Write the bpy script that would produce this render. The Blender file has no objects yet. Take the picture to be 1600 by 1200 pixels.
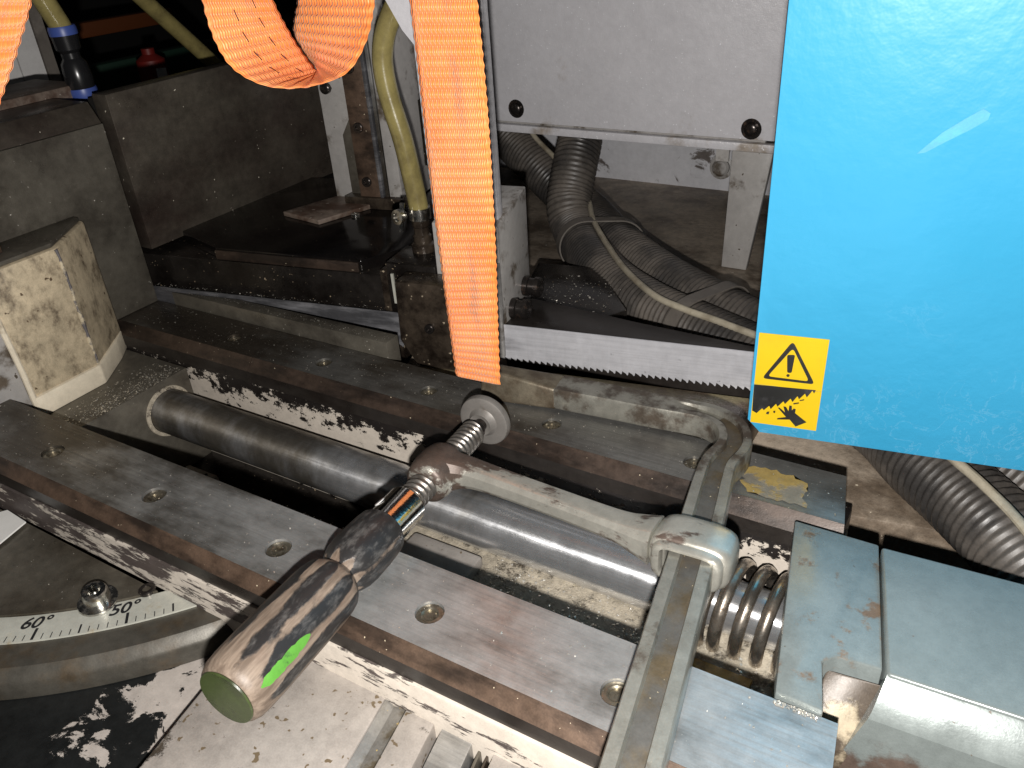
import bpy, bmesh, math, random
from mathutils import Vector, Matrix
random.seed(7)
R = math.radians
scene = bpy.context.scene
C = scene.collection

# ------------------------------------------------------------------ camera
cam_d = bpy.data.cameras.new('camera'); cam = bpy.data.objects.new('camera', cam_d); C.objects.link(cam)
cam.matrix_world = Matrix(((0.8567, -0.2152, 0.4687, 0.0), (0.5118, 0.4673, -0.7209, 0.0), (-0.0639, 0.8575, 0.5105, 0.42), (0, 0, 0, 1)))
cam_d.sensor_width = 36.0; cam_d.lens = 1286.0 / 1600.0 * 36.0
cam_d.clip_start = 0.01; cam_d.clip_end = 50
scene.camera = cam
# ------------------------------------------------------------------ light: a dim workshop and the photographer's flash
world = bpy.data.worlds.new('World'); scene.world = world; world.use_nodes = True
bg = world.node_tree.nodes['Background']; bg.inputs[0].default_value = (0.80, 0.88, 1.0, 1); bg.inputs[1].default_value = 0.016
fl = bpy.data.lights.new('flash', 'POINT'); fl.energy = 33.0; fl.color = (1.0, 0.965, 0.925); fl.shadow_soft_size = 0.007
flo = bpy.data.objects.new('flash', fl); C.objects.link(flo); flo.location = (0.0070, -0.0270, 0.3720)
vs = scene.view_settings
vs.view_transform = 'Standard'; vs.look = 'None'; vs.exposure = 0.0; vs.gamma = 1.0; vs.use_curve_mapping = False
scene.cycles.max_bounces = 6; scene.cycles.use_denoising = True
scene.cycles.sample_clamp_indirect = 4.0; scene.cycles.caustics_reflective = False

# ------------------------------------------------------------------ node materials
class NT:
    def __init__(s, name):
        m = bpy.data.materials.new(name); m.use_nodes = True
        s.m = m; s.t = m.node_tree; s.n = s.t.nodes; s.l = s.t.links
        s.b = s.n['Principled BSDF']
    def new(s, t, **kw):
        n = s.n.new(t)
        for k, v in kw.items(): setattr(n, k, v)
        return n
    def put(s, sock, v):
        if hasattr(v, 'is_output') or hasattr(v, 'links'): s.l.new(v, sock)
        elif isinstance(v, (tuple, list)) and len(v) == 3 and sock.type == 'RGBA': sock.default_value = (*v, 1)
        else: sock.default_value = v
    def pos(s, stretch=(1, 1, 1), obj=False, rot=0.0):
        if obj: o = s.new('ShaderNodeTexCoord').outputs['Object']
        else: o = s.new('ShaderNodeNewGeometry').outputs['Position']
        mp = s.new('ShaderNodeMapping'); s.l.new(o, mp.inputs[0]); mp.inputs['Scale'].default_value = stretch
        mp.inputs['Rotation'].default_value = (0, 0, rot)
        return mp.outputs[0]
    def noise(s, vec, scale, detail=4, rough=0.55, dist=0.0):
        n = s.new('ShaderNodeTexNoise'); s.l.new(vec, n.inputs['Vector'])
        n.inputs['Scale'].default_value = scale; n.inputs['Detail'].default_value = detail
        n.inputs['Roughness'].default_value = rough; n.inputs['Distortion'].default_value = dist
        return n.outputs['Fac']
    def math(s, op, a, b=0.0, c=0.0, clamp=False):
        n = s.new('ShaderNodeMath', operation=op, use_clamp=clamp)
        for i, v in enumerate((a, b, c)): s.put(n.inputs[i], v)
        return n.outputs[0]
    def ramp(s, f, a, b):                      # smooth step a..b
        n = s.new('ShaderNodeMapRange', interpolation_type='SMOOTHSTEP'); s.put(n.inputs[0], f)
        n.inputs[1].default_value = a; n.inputs[2].default_value = b
        return n.outputs[0]
    def lin(s, f, a, b, c, d):
        n = s.new('ShaderNodeMapRange'); s.put(n.inputs[0], f)
        for i, v in enumerate((a, b, c, d)): n.inputs[i + 1].default_value = v
        return n.outputs[0]
    def mix(s, f, a, b):
        n = s.new('ShaderNodeMix', data_type='RGBA'); s.put(n.inputs[0], f); s.put(n.inputs[6], a); s.put(n.inputs[7], b)
        return n.outputs[2]
    def mixf(s, f, a, b):
        n = s.new('ShaderNodeMix', data_type='FLOAT'); s.put(n.inputs[0], f); s.put(n.inputs[2], a); s.put(n.inputs[3], b)
        return n.outputs[0]
    def sep(s, v):
        n = s.new('ShaderNodeSeparateXYZ'); s.l.new(v, n.inputs[0]); return n.outputs
    def bump(s, h, dist=0.001, strength=1.0):
        n = s.new('ShaderNodeBump'); s.put(n.inputs['Height'], h); n.inputs['Distance'].default_value = dist
        n.inputs['Strength'].default_value = strength; s.l.new(n.outputs[0], s.b.inputs['Normal'])
    def out(s, col, rough, metal=0.0, spec=None, coat=None):
        s.put(s.b.inputs['Base Color'], col); s.put(s.b.inputs['Roughness'], rough); s.put(s.b.inputs['Metallic'], metal)
        if spec is not None: s.b.inputs['Specular IOR Level'].default_value = spec
        if coat: s.b.inputs['Coat Weight'].default_value = coat; s.b.inputs['Coat Roughness'].default_value = 0.12
        return s.m

def layered(name, A, B, scale=30, thr=0.5, soft=0.03, detail=7, nrough=0.62, stretch=(1, 1, 1), dist=0.0, bias=None, obj=False,
            specks=None, brush=None, relief=0.0006, grain=0.00012, rot=0.0, coat=None):
    """two coats: A shows, B shows where the noise falls below thr.  A, B = (colour, roughness, metallic, colour variation)"""
    k = NT(name); p = k.pos(stretch, obj, rot); raw = k.pos((1, 1, 1), obj)
    f = k.noise(p, scale, detail, nrough, dist)
    if bias:
        ax, a, b, lo, hi = bias
        xs = k.sep(raw); f = k.math('ADD', f, k.lin(k.math('ADD', xs[0], xs[1]) if ax == 3 else xs[ax], a, b, lo, hi))
    mask = k.ramp(f, thr - soft, thr + soft)                  # 1 = coat A
    v1 = k.noise(raw, 9, 5); v2 = k.noise(raw, 130, 3)
    var = k.math('ADD', k.math('MULTIPLY', k.math('SUBTRACT', v1, 0.5), 1.5), k.math('MULTIPLY', k.math('SUBTRACT', v2, 0.5), 1.3))
    v3 = k.noise(raw, 40, 7, 0.68); var = k.math('ADD', var, k.math('MULTIPLY', k.math('SUBTRACT', v3, 0.5), 1.6))
    v4 = k.noise(raw, 750, 2); var = k.math('ADD', var, k.math('MULTIPLY', k.math('SUBTRACT', v4, 0.5), 0.9))
    def shade(c, amt):
        n = k.new('ShaderNodeHueSaturation'); n.inputs['Color'].default_value = (*c, 1)
        k.put(n.inputs['Value'], k.math('MULTIPLY_ADD', var, amt, 1.0)); return n.outputs[0]
    ca, cb = shade(A[0], A[3]), shade(B[0], B[3])
    col = k.mix(mask, cb, ca); ro = k.mixf(mask, B[1], A[1]); me = k.mixf(mask, B[2], A[2])
    ro = k.math('ADD', ro, k.math('MULTIPLY', k.math('SUBTRACT', v3, 0.5), 0.34), clamp=True)
    hgt = k.math('MULTIPLY', mask, relief)
    if brush:
        bs, amt = brush
        bn = k.noise(k.pos(bs, obj, rot), 1.0, 4, 0.6)
        col = k.mix(k.math('MULTIPLY', k.ramp(bn, 0.35, 0.75), amt), col, (0.02, 0.018, 0.016))
        ro = k.math('ADD', ro, k.lin(bn, 0.3, 0.7, -0.09, 0.09), clamp=True)
        hgt = k.math('ADD', hgt, k.math('MULTIPLY', bn, 0.00006))
    if specks:
        sc, st, sfc = specks[:3]
        sm = k.ramp(k.noise(raw, sc, 2, 0.5), st, st + 0.03)
        col = k.mix(sm, col, sfc); me = k.mixf(sm, me, 0.0 if len(specks) < 4 else specks[3])
        if len(specks) > 3: ro = k.mixf(sm, ro, 0.3)
    hgt = k.math('ADD', hgt, k.math('ADD', k.math('MULTIPLY', v2, grain), k.math('MULTIPLY', v4, grain * 0.35)))
    k.bump(hgt, 1.0, 1.0)
    return k.out(col, ro, me, coat=coat)

M = {}
IRON = (0.035, 0.030, 0.026)
M['rail'] = layered('brushed_rail_steel', ((0.52, 0.52, 0.51), 0.40, 0.68, 0.30), ((0.105, 0.092, 0.074), 0.32, 0.70, 0.45), 12, 0.42, 0.16, bias=(0, -0.80, -0.34, -0.23, 0.05),
                    stretch=(0.6, 1.3, 1), brush=((10, 420, 50), 0.22), specks=(420, 0.735, (0.75, 0.72, 0.66), 0.9), relief=0.00002, grain=0.00003)
M['rail_far'] = layered('shaded_oily_far_rail', ((0.27, 0.265, 0.25), 0.36, 0.72, 0.35), ((0.070, 0.058, 0.046), 0.32, 0.65, 0.5), 12, 0.44, 0.16, bias=(0, -0.80, -0.22, -0.22, 0.08),  # darker copy of the rail steel, far rail's shade put into the colour
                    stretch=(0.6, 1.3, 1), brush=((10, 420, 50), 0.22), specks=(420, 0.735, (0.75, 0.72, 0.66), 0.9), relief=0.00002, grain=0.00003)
M['rail_edge'] = layered('oily_rail_chamfer', ((0.105, 0.068, 0.047), 0.46, 0.25, 0.7), ((0.038, 0.027, 0.021), 0.36, 0.35, 0.5), 26, 0.47, 0.12,
                    stretch=(0.5, 1.5, 1.5), specks=(300, 0.73, (0.5, 0.42, 0.3)), relief=0.0001, grain=0.0001)
M['rail_edge_far'] = layered('dimmed_oily_far_chamfer', ((0.060, 0.041, 0.031), 0.40, 0.3, 0.7), ((0.024, 0.018, 0.015), 0.34, 0.35, 0.5), 26, 0.47, 0.12,  # same chamfer coloured darker, dimmer light at this distance painted in
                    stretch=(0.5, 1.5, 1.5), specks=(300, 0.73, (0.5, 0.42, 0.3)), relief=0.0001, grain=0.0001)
M['rail_side'] = layered('dark_rail_side', ((0.040, 0.034, 0.030), 0.38, 0.4, 0.5), ((0.018, 0.014, 0.012), 0.3, 0.3, 0.5), 30, 0.5, 0.15, stretch=(0.4, 1, 1), relief=0.0)
CREAM = (0.52, 0.465, 0.40)
M['chip_near'] = layered('scuffed_cream_paint', (CREAM, 0.48, 0.0, 0.30), ((0.085, 0.068, 0.062), 0.5, 0.15, 0.5), 60, 0.47, 0.02, stretch=(0.30, 1, 1.4), detail=9, nrough=0.68,
                    bias=(0, -0.75, -0.28, -0.085, 0.045), rot=0.15)
M['chip_inner'] = layered('flaked_cream_paint', (CREAM, 0.5, 0.0, 0.25), ((0.016, 0.013, 0.012), 0.40, 0.2, 0.6), 85, 0.5, 0.012, detail=10, nrough=0.72, stretch=(0.6, 1, 0.9),
                    bias=(2, -0.031, -0.060, -0.09, 0.10), specks=(500, 0.75, (0.7, 0.66, 0.6)))
M['chip_bed'] = layered('peeling_cream_paint', ((0.40, 0.36, 0.325), 0.38, 0.0, 0.3), ((0.016, 0.017, 0.017), 0.32, 0.3, 0.6), 30, 0.50, 0.012, dist=0.4, detail=10, nrough=0.68,
                    bias=(3, -0.42, -0.18, -0.20, 0.14), stretch=(1, 1.3, 1), relief=0.0007)
M['chip_cast'] = layered('worn_white_casting', ((0.32, 0.29, 0.262), 0.32, 0.0, 0.4), ((0.085, 0.068, 0.050), 0.42, 0.2, 0.8), 30, 0.36, 0.03, detail=9, nrough=0.68,
                    bias=(0, -0.43, -0.385, -0.20, 0.0), specks=(150, 0.665, (0.14, 0.105, 0.065)), relief=0.0005)
M['plate_dark'] = layered('oily_turntable_steel', ((0.135, 0.122, 0.098), 0.36, 0.55, 0.6), ((0.050, 0.040, 0.028), 0.30, 0.45, 0.8), 13, 0.45, 0.2,
                    specks=(380, 0.745, (0.6, 0.56, 0.48)), relief=0.0)
M['ring'] = layered('rusty_turntable_rim', ((0.080, 0.074, 0.062), 0.42, 0.4, 0.5), ((0.060, 0.042, 0.024), 0.5, 0.2, 0.8), 30, 0.42, 0.15, relief=0.0)
M['scale'] = layered('aluminium_scale_plate', ((0.60, 0.60, 0.53), 0.34, 0.35, 0.25), ((0.35, 0.27, 0.15), 0.45, 0.1, 0.5), 34, 0.34, 0.10, relief=0.0)
M['ink'] = NT('black_ink').out((0.012, 0.012, 0.014), 0.5)
M['ground_steel'] = layered('dull_ground_steel', ((0.165, 0.150, 0.122), 0.40, 0.5, 0.4), ((0.06, 0.05, 0.04), 0.36, 0.5, 0.6), 10, 0.40, 0.22,
                    brush=((40, 14, 40), 0.12), specks=(260, 0.745, (0.6, 0.56, 0.5)), relief=0.0)
M['plate_black'] = layered('dark_scratched_plate', ((0.130, 0.113, 0.090), 0.36, 0.5, 0.5), ((0.045, 0.030, 0.025), 0.34, 0.5, 0.6), 5, 0.47, 0.2,
                    stretch=(1, 1, 1.6), brush=((30, 10, 60), 0.25), specks=(190, 0.742, (0.6, 0.55, 0.45)), relief=0.0)
M['black_oil'] = layered('oily_black_steel', ((0.030, 0.026, 0.023), 0.24, 0.5, 0.6), ((0.010, 0.008, 0.007), 0.16, 0.4, 0.5), 28, 0.5, 0.2,
                    specks=(300, 0.71, (0.32, 0.25, 0.17)), relief=0.0, grain=0.0003)
M['black_film'] = layered('oil_flooded_plate', ((0.012, 0.010, 0.009), 0.14, 0.3, 0.5), ((0.006, 0.005, 0.005), 0.10, 0.3, 0.4), 14, 0.5, 0.2, specks=(220, 0.74, (0.3, 0.25, 0.18)), relief=0.0, grain=0.00004)
M['brown_oil'] = layered('greasy_brown_steel', ((0.060, 0.046, 0.034), 0.22, 0.3, 0.6), ((0.018, 0.013, 0.010), 0.18, 0.3, 0.5), 40, 0.5, 0.15,
                    specks=(160, 0.70, (0.34, 0.28, 0.2)), relief=0.0, grain=0.0005)
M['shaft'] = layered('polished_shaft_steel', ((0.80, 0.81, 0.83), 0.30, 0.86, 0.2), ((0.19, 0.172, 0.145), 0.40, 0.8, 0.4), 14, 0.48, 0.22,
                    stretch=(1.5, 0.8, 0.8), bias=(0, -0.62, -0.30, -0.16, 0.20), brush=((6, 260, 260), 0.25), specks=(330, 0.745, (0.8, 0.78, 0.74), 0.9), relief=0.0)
def turned(m):
    t = m.node_tree; p = t.nodes['Principled BSDF']; n = t.nodes.new('ShaderNodeTangent'); n.direction_type = 'RADIAL'; n.axis = 'X'
    t.links.new(n.outputs[0], p.inputs['Tangent']); p.inputs['Anisotropic'].default_value = 0.85; p.inputs['Anisotropic Rotation'].default_value = 0.25
turned(M['shaft'])
M['cream_block'] = layered('stained_cream_casting', ((0.50, 0.415, 0.285), 0.55, 0.0, 0.5), ((0.12, 0.09, 0.058), 0.5, 0.0, 0.6), 46, 0.42, 0.13,
                    detail=9, nrough=0.7, stretch=(1, 1, 0.7), specks=(120, 0.70, (0.10, 0.065, 0.035)), relief=0.0002, grain=0.0004)
M['cream_skirt'] = layered('bare_cream_paint', ((0.72, 0.64, 0.50), 0.5, 0.0, 0.25), ((0.25, 0.19, 0.12), 0.5, 0.0, 0.5), 20, 0.36, 0.08, relief=0.0)
M['grey_paint'] = layered('pale_grey_paint', ((0.60, 0.59, 0.615), 0.36, 0.0, 0.12), ((0.30, 0.25, 0.20), 0.45, 0.0, 0.4), 8, 0.27, 0.06,
                    specks=(260, 0.70, (0.85, 0.85, 0.88)), relief=0.0, grain=0.0006, bias=(2, 0.115, 0.16, -0.14, 0.0))
M['grey_dirty'] = layered('dirty_grey_paint', ((0.36, 0.345, 0.33), 0.42, 0.0, 0.25), ((0.095, 0.075, 0.055), 0.5, 0.0, 0.6), 24, 0.40, 0.07,
                    specks=(130, 0.72, (0.08, 0.065, 0.05)), relief=0.0002)
M['rear_wall'] = layered('stained_white_panel', ((0.62, 0.62, 0.65), 0.5, 0.0, 0.2), ((0.14, 0.12, 0.11), 0.6, 0.0, 0.5), 11, 0.40, 0.035, dist=1.6, nrough=0.7, relief=0.0)
M['floor'] = layered('dirty_tray_floor', ((0.44, 0.365, 0.285), 0.62, 0.0, 0.6), ((0.16, 0.12, 0.085), 0.55, 0.0, 0.6), 9, 0.46, 0.12,
                    specks=(170, 0.735, (0.6, 0.52, 0.4)), detail=9, nrough=0.7, relief=0.0003, grain=0.0006)
M['grit'] = layered('gritty_channel_paint', ((0.42, 0.37, 0.29), 0.5, 0.0, 0.8), ((0.075, 0.060, 0.045), 0.42, 0.2, 0.8), 60, 0.42, 0.06, nrough=0.75, detail=9,
                    specks=(420, 0.66, (0.75, 0.66, 0.48), 0.7), relief=0.0004, grain=0.001)
M['vise_paint'] = layered('grey_machine_enamel', ((0.22, 0.25, 0.245), 0.26, 0.3, 0.30), ((0.17, 0.115, 0.075), 0.5, 0.0, 0.5), 40, 0.385, 0.05,
                    specks=(260, 0.725, (0.10, 0.085, 0.07)), relief=0.0001)
M['vise_cast'] = layered('chipped_grey_enamel', ((0.205, 0.232, 0.225), 0.28, 0.25, 0.25), ((0.10, 0.072, 0.058), 0.42, 0.1, 0.5), 22, 0.50, 0.06,
                    bias=(2, -0.040, -0.0125, -0.02, 0.26), specks=(200, 0.735, (0.12, 0.10, 0.08)), relief=0.0003)
M['notch'] = layered('stained_notch_casting', ((0.40, 0.335, 0.235), 0.5, 0.0, 0.4), ((0.060, 0.045, 0.032), 0.4, 0.1, 0.6), 30, 0.55, 0.07, relief=0.0003)
def blue():
    k = NT('glossy_blue_paint'); raw = k.pos(); o = k.pos((1, 1, 1), True)
    wob = k.noise(raw, 70, 3); n1 = k.noise(raw, 4, 3)
    vein = k.math('ABSOLUTE', k.math('SUBTRACT', k.noise(raw, 34, 6, 0.65, 1.2), 0.5))
    z = k.sep(raw)
    low = k.math('MULTIPLY', k.ramp(k.math('SUBTRACT', 0.016, vein), 0.0, 0.016), k.ramp(k.math('ADD', k.math('SUBTRACT', 0.13, z[2]), k.lin(k.noise(raw, 12, 3), 0.3, 0.7, -0.05, 0.05)), 0.0, 0.06))
    col = k.mix(k.ramp(n1, 0.3, 0.7), (0.036, 0.305, 0.525), (0.046, 0.335, 0.570))
    col = k.mix(k.math('MULTIPLY', low, 0.20), col, (0.30, 0.58, 0.78))
    k.bump(k.math('ADD', k.math('MULTIPLY', wob, 0.0006), k.math('MULTIPLY', k.noise(raw, 9, 2), 0.002)), 1.0)
    return k.out(col, k.lin(n1, 0.3, 0.7, 0.36, 0.46), 0.0)
M['blue'] = blue()
M['blue_edge'] = NT('blue_sheet_edge').out((0.08, 0.40, 0.60), 0.4)
M['yellow'] = layered('yellow_vinyl', ((0.64, 0.43, 0.006), 0.42, 0.0, 0.05), ((0.60, 0.39, 0.01), 0.42, 0.0, 0.05), 20, 0.4, 0.1, relief=0.0, grain=0.00002)
M['print'] = layered('worn_black_print', ((0.010, 0.010, 0.010), 0.42, 0.0, 0.3), ((0.055, 0.055, 0.06), 0.5, 0.0, 0.3), 42, 0.38, 0.12, relief=0.0, grain=0.00002)
M['blade'] = layered('saw_band_steel', ((0.74, 0.74, 0.78), 0.40, 0.45, 0.15), ((0.13, 0.13, 0.14), 0.42, 0.6, 0.3), 12, 0.45, 0.25, stretch=(1, 1, 6), bias=(0, -0.60, -0.40, -0.25, 0.25),
                    brush=((10, 10, 330), 0.22), specks=(300, 0.735, (0.75, 0.75, 0.78), 0.9), relief=0.0, grain=0.00002)
M['clamp_bar'] = layered('worn_clamp_steel', ((0.36, 0.35, 0.305), 0.33, 0.65, 0.4), ((0.100, 0.080, 0.062), 0.38, 0.45, 0.5), 26, 0.42, 0.07, bias=(1, 0.46, 0.56, 0.02, -0.07),
                    specks=(300, 0.735, (0.5, 0.46, 0.38), 0.6), relief=0.0001)
M['clamp_groove'] = layered('greasy_bar_groove', ((0.12, 0.115, 0.105), 0.42, 0.4, 0.4), ((0.095, 0.072, 0.042), 0.45, 0.2, 0.6), 14, 0.5, 0.08, specks=(280, 0.73, (0.5, 0.42, 0.28)), relief=0.0001)
M['clamp_arm'] = layered('nickel_plated_arm', ((0.47, 0.455, 0.40), 0.32, 0.62, 0.3), ((0.085, 0.062, 0.050), 0.46, 0.3, 0.7), 30, 0.525, 0.03, detail=10,
                    stretch=(0.45, 1, 1), specks=(260, 0.74, (0.7, 0.66, 0.55), 0.7), relief=0.0002, bias=(0, -0.40, -0.20, -0.06, 0.09))
M['tip'] = layered('tarnished_forged_tip', ((0.22, 0.19, 0.14), 0.42, 0.5, 0.5), ((0.10, 0.075, 0.05), 0.42, 0.4, 0.6), 36, 0.46, 0.14, relief=0.0001)
M['thread'] = layered('greasy_thread_steel', ((0.24, 0.22, 0.20), 0.38, 0.8, 0.3), ((0.09, 0.075, 0.06), 0.30, 0.6, 0.5), 60, 0.45, 0.1, relief=0.0)
M['disc'] = layered('grey_pressure_disc', ((0.21, 0.195, 0.18), 0.5, 0.35, 0.25), ((0.14, 0.12, 0.10), 0.45, 0.3, 0.5), 60, 0.36, 0.1, relief=0.0)
M['chrome'] = layered('chromed_ferrule', ((0.72, 0.71, 0.68), 0.10, 1.0, 0.1), ((0.4, 0.33, 0.26), 0.25, 0.9, 0.2), 30, 0.35, 0.1, relief=0.0)
M['spring'] = layered('oiled_spring_steel', ((0.46, 0.41, 0.35), 0.26, 0.95, 0.4), ((0.12, 0.09, 0.065), 0.25, 0.7, 0.6), 50, 0.42, 0.12, relief=0.0)
M['bolt_dark'] = layered('black_bolt_steel', ((0.055, 0.048, 0.045), 0.24, 0.8, 0.4), ((0.06, 0.03, 0.015), 0.45, 0.2, 0.6), 120, 0.36, 0.1, relief=0.0)
M['bolt_bright'] = layered('zinc_bolt_steel', ((0.55, 0.54, 0.51), 0.22, 1.0, 0.3), ((0.18, 0.15, 0.11), 0.32, 0.8, 0.5), 120, 0.42, 0.1, relief=0.0)
M['screw'] = layered('brassy_screw_steel', ((0.30, 0.27, 0.21), 0.34, 0.9, 0.5), ((0.075, 0.060, 0.040), 0.36, 0.6, 0.6), 160, 0.48, 0.12, relief=0.0)
M['swarf'] = NT('bright_swarf').out((0.78, 0.74, 0.66), 0.35, 0.75)
M['hose_yellow'] = layered('yellowed_pvc', ((0.27, 0.225, 0.085), 0.20, 0.0, 0.25), ((0.18, 0.145, 0.06), 0.25, 0.0, 0.3), 40, 0.42, 0.2, relief=0.0, coat=0.4)
M['conduit'] = layered('dusty_black_conduit', ((0.040, 0.037, 0.035), 0.30, 0.0, 0.5), ((0.125, 0.108, 0.092), 0.55, 0.0, 0.5), 11, 0.46, 0.16, relief=0.0)
M['cable'] = layered('grimy_ivory_cable', ((0.38, 0.34, 0.26), 0.45, 0.0, 0.3), ((0.20, 0.165, 0.115), 0.5, 0.0, 0.4), 26, 0.42, 0.15, relief=0.0)
M['tie'] = layered('dusty_cable_tie', ((0.13, 0.115, 0.10), 0.5, 0.0, 0.3), ((0.18, 0.16, 0.14), 0.6, 0.0, 0.3), 30, 0.4, 0.1, relief=0.0)
M['rust_plate'] = layered('rusted_scrap_plate', ((0.20, 0.155, 0.125), 0.5, 0.1, 0.6), ((0.085, 0.05, 0.035), 0.5, 0.1, 0.6), 30, 0.48, 0.1, specks=(150, 0.7, (0.5, 0.45, 0.4)), relief=0.0002)
M['blue_plastic'] = NT('blue_hose_ring').out((0.05, 0.085, 0.30), 0.4)
M['black_plastic'] = NT('black_hose_coupling').out((0.012, 0.012, 0.013), 0.25)
M['white_board'] = layered('grey_white_board', ((0.55, 0.54, 0.53), 0.6, 0.0, 0.15), ((0.22, 0.20, 0.18), 0.6, 0.0, 0.4), 14, 0.33, 0.05, relief=0.0)
M['red'] = NT('dull_red_plastic').out((0.16, 0.012, 0.008), 0.5)
M['orange_beam'] = NT('dull_orange_paint').out((0.10, 0.028, 0.007), 0.5)
M['green_beam'] = NT('dull_green_paint').out((0.012, 0.035, 0.022), 0.5)
M['white_ink'] = NT('white_ink').out((0.7, 0.7, 0.68), 0.5)
M['dark_shade'] = NT('black_painted_shade').out((0.010, 0.009, 0.008), 0.7)  # near-black colour stands for unlit background and shaded gaps

def strap_mat():
    k = NT('orange_webbing'); uv = k.new('ShaderNodeUVMap').outputs[0]; s = k.sep(uv)       # u across (yarns), v along (ribs)
    raw = k.pos()
    yarn = k.math('SINE', k.math('MULTIPLY', s[0], math.tau * 30.0))
    stag = k.math('SINE', k.math('ADD', k.math('MULTIPLY', s[0], math.tau * 15.0), k.math('MULTIPLY', s[1], math.pi)))
    rib = k.math('COSINE', k.math('MULTIPLY', s[1], math.tau))
    n1 = k.noise(raw, 30, 5, 0.6); n2 = k.noise(k.pos((1, 1, 0.3)), 24, 6, 0.7)
    col = k.mix(k.ramp(n1, 0.3, 0.7), (0.80, 0.225, 0.040), (0.86, 0.30, 0.085))
    col = k.mix(k.math('MULTIPLY', k.ramp(n2, 0.52, 0.72), 0.50), col, (0.26, 0.135, 0.075))
    mid = k.math('SUBTRACT', 0.13, k.math('ABSOLUTE', k.math('SUBTRACT', s[0], k.lin(n1, 0.3, 0.7, 0.52, 0.66))))
    col = k.mix(k.math('MULTIPLY', k.ramp(mid, 0.0, 0.14), k.math('MULTIPLY', k.ramp(k.noise(raw, 16, 4), 0.45, 0.62), 0.55)), col, (0.30, 0.155, 0.09))
    col = k.mix(k.math('MULTIPLY', k.ramp(rib, 0.2, -0.9), 0.35), col, (0.55, 0.10, 0.015))
    k.bump(k.math('ADD', k.math('MULTIPLY', yarn, 0.00022), k.math('MULTIPLY', stag, 0.00012)), 1.0, 1.0)
    k.b.inputs['Sheen Weight'].default_value = 0.25; k.b.inputs['Sheen Roughness'].default_value = 0.4
    return k.out(col, 0.46, 0.0, spec=0.45)
M['strap'] = strap_mat()
M['strap_thread'] = NT('dark_strap_stitch').out((0.06, 0.025, 0.02), 0.7)

def handle_mat():
    k = NT('worn_black_wood_handle'); o = k.pos((1, 1, 1), True); s = k.sep(o)
    ang = k.math('ARCTAN2', s[2], s[0])
    grain = k.noise(k.pos((1, 0.12, 1), True), 300, 5, 0.6); big = k.noise(k.pos((1, 0.45, 1), True), 42, 6, 0.65, 0.3)
    stripe = k.math('COSINE', k.math('MULTIPLY_ADD', ang, 9.0, 0.9))
    f = k.math('ADD', k.math('MULTIPLY', stripe, 0.15), k.math('MULTIPLY_ADD', k.math('SUBTRACT', big, 0.5), 0.75, 0.52))
    yl = s[1]                                                        # along the spindle, towards the hand it is more negative
    f = k.math('ADD', f, k.lin(yl, -0.325, -0.300, -0.30, 0.0))
    f = k.math('ADD', f, k.math('MULTIPLY', k.ramp(yl, -0.225, -0.205), 0.12))
    neck = k.math('SUBTRACT', 0.010, k.math('ABSOLUTE', k.math('ADD', yl, 0.2215)))
    f = k.math('SUBTRACT', f, k.math('MULTIPLY', k.ramp(neck, 0.0, 0.008), 0.15))
    mask = k.ramp(f, 0.42, 0.52)
    wood = k.mix(k.ramp(grain, 0.3, 0.7), (0.115, 0.085, 0.064), (0.235, 0.182, 0.140))
    wood = k.mix(k.ramp(k.noise(o, 30, 4), 0.5, 0.75), wood, (0.15, 0.105, 0.08))
    pnt = k.mix(k.ramp(k.noise(k.pos((1, 0.35, 1), True), 170, 6, 0.72), 0.46, 0.72), (0.020, 0.019, 0.019), (0.088, 0.084, 0.080))
    k.bump(k.math('ADD', k.math('MULTIPLY', mask, 0.0003), k.math('MULTIPLY', grain, 0.0002)), 1.0)
    return k.out(k.mix(mask, wood, pnt), k.mixf(mask, 0.48, 0.40), 0.0, spec=0.35)
M['handle'] = handle_mat()
M['green'] = layered('bright_green_paint', ((0.085, 0.26, 0.035), 0.5, 0.0, 0.2), ((0.05, 0.14, 0.03), 0.5, 0.0, 0.3), 60, 0.36, 0.05, relief=0.0)
M['green_cap'] = layered('greasy_green_end_cap', ((0.040, 0.055, 0.018), 0.30, 0.0, 0.4), ((0.022, 0.028, 0.012), 0.25, 0.0, 0.5), 30, 0.45, 0.1, relief=0.0)

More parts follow.
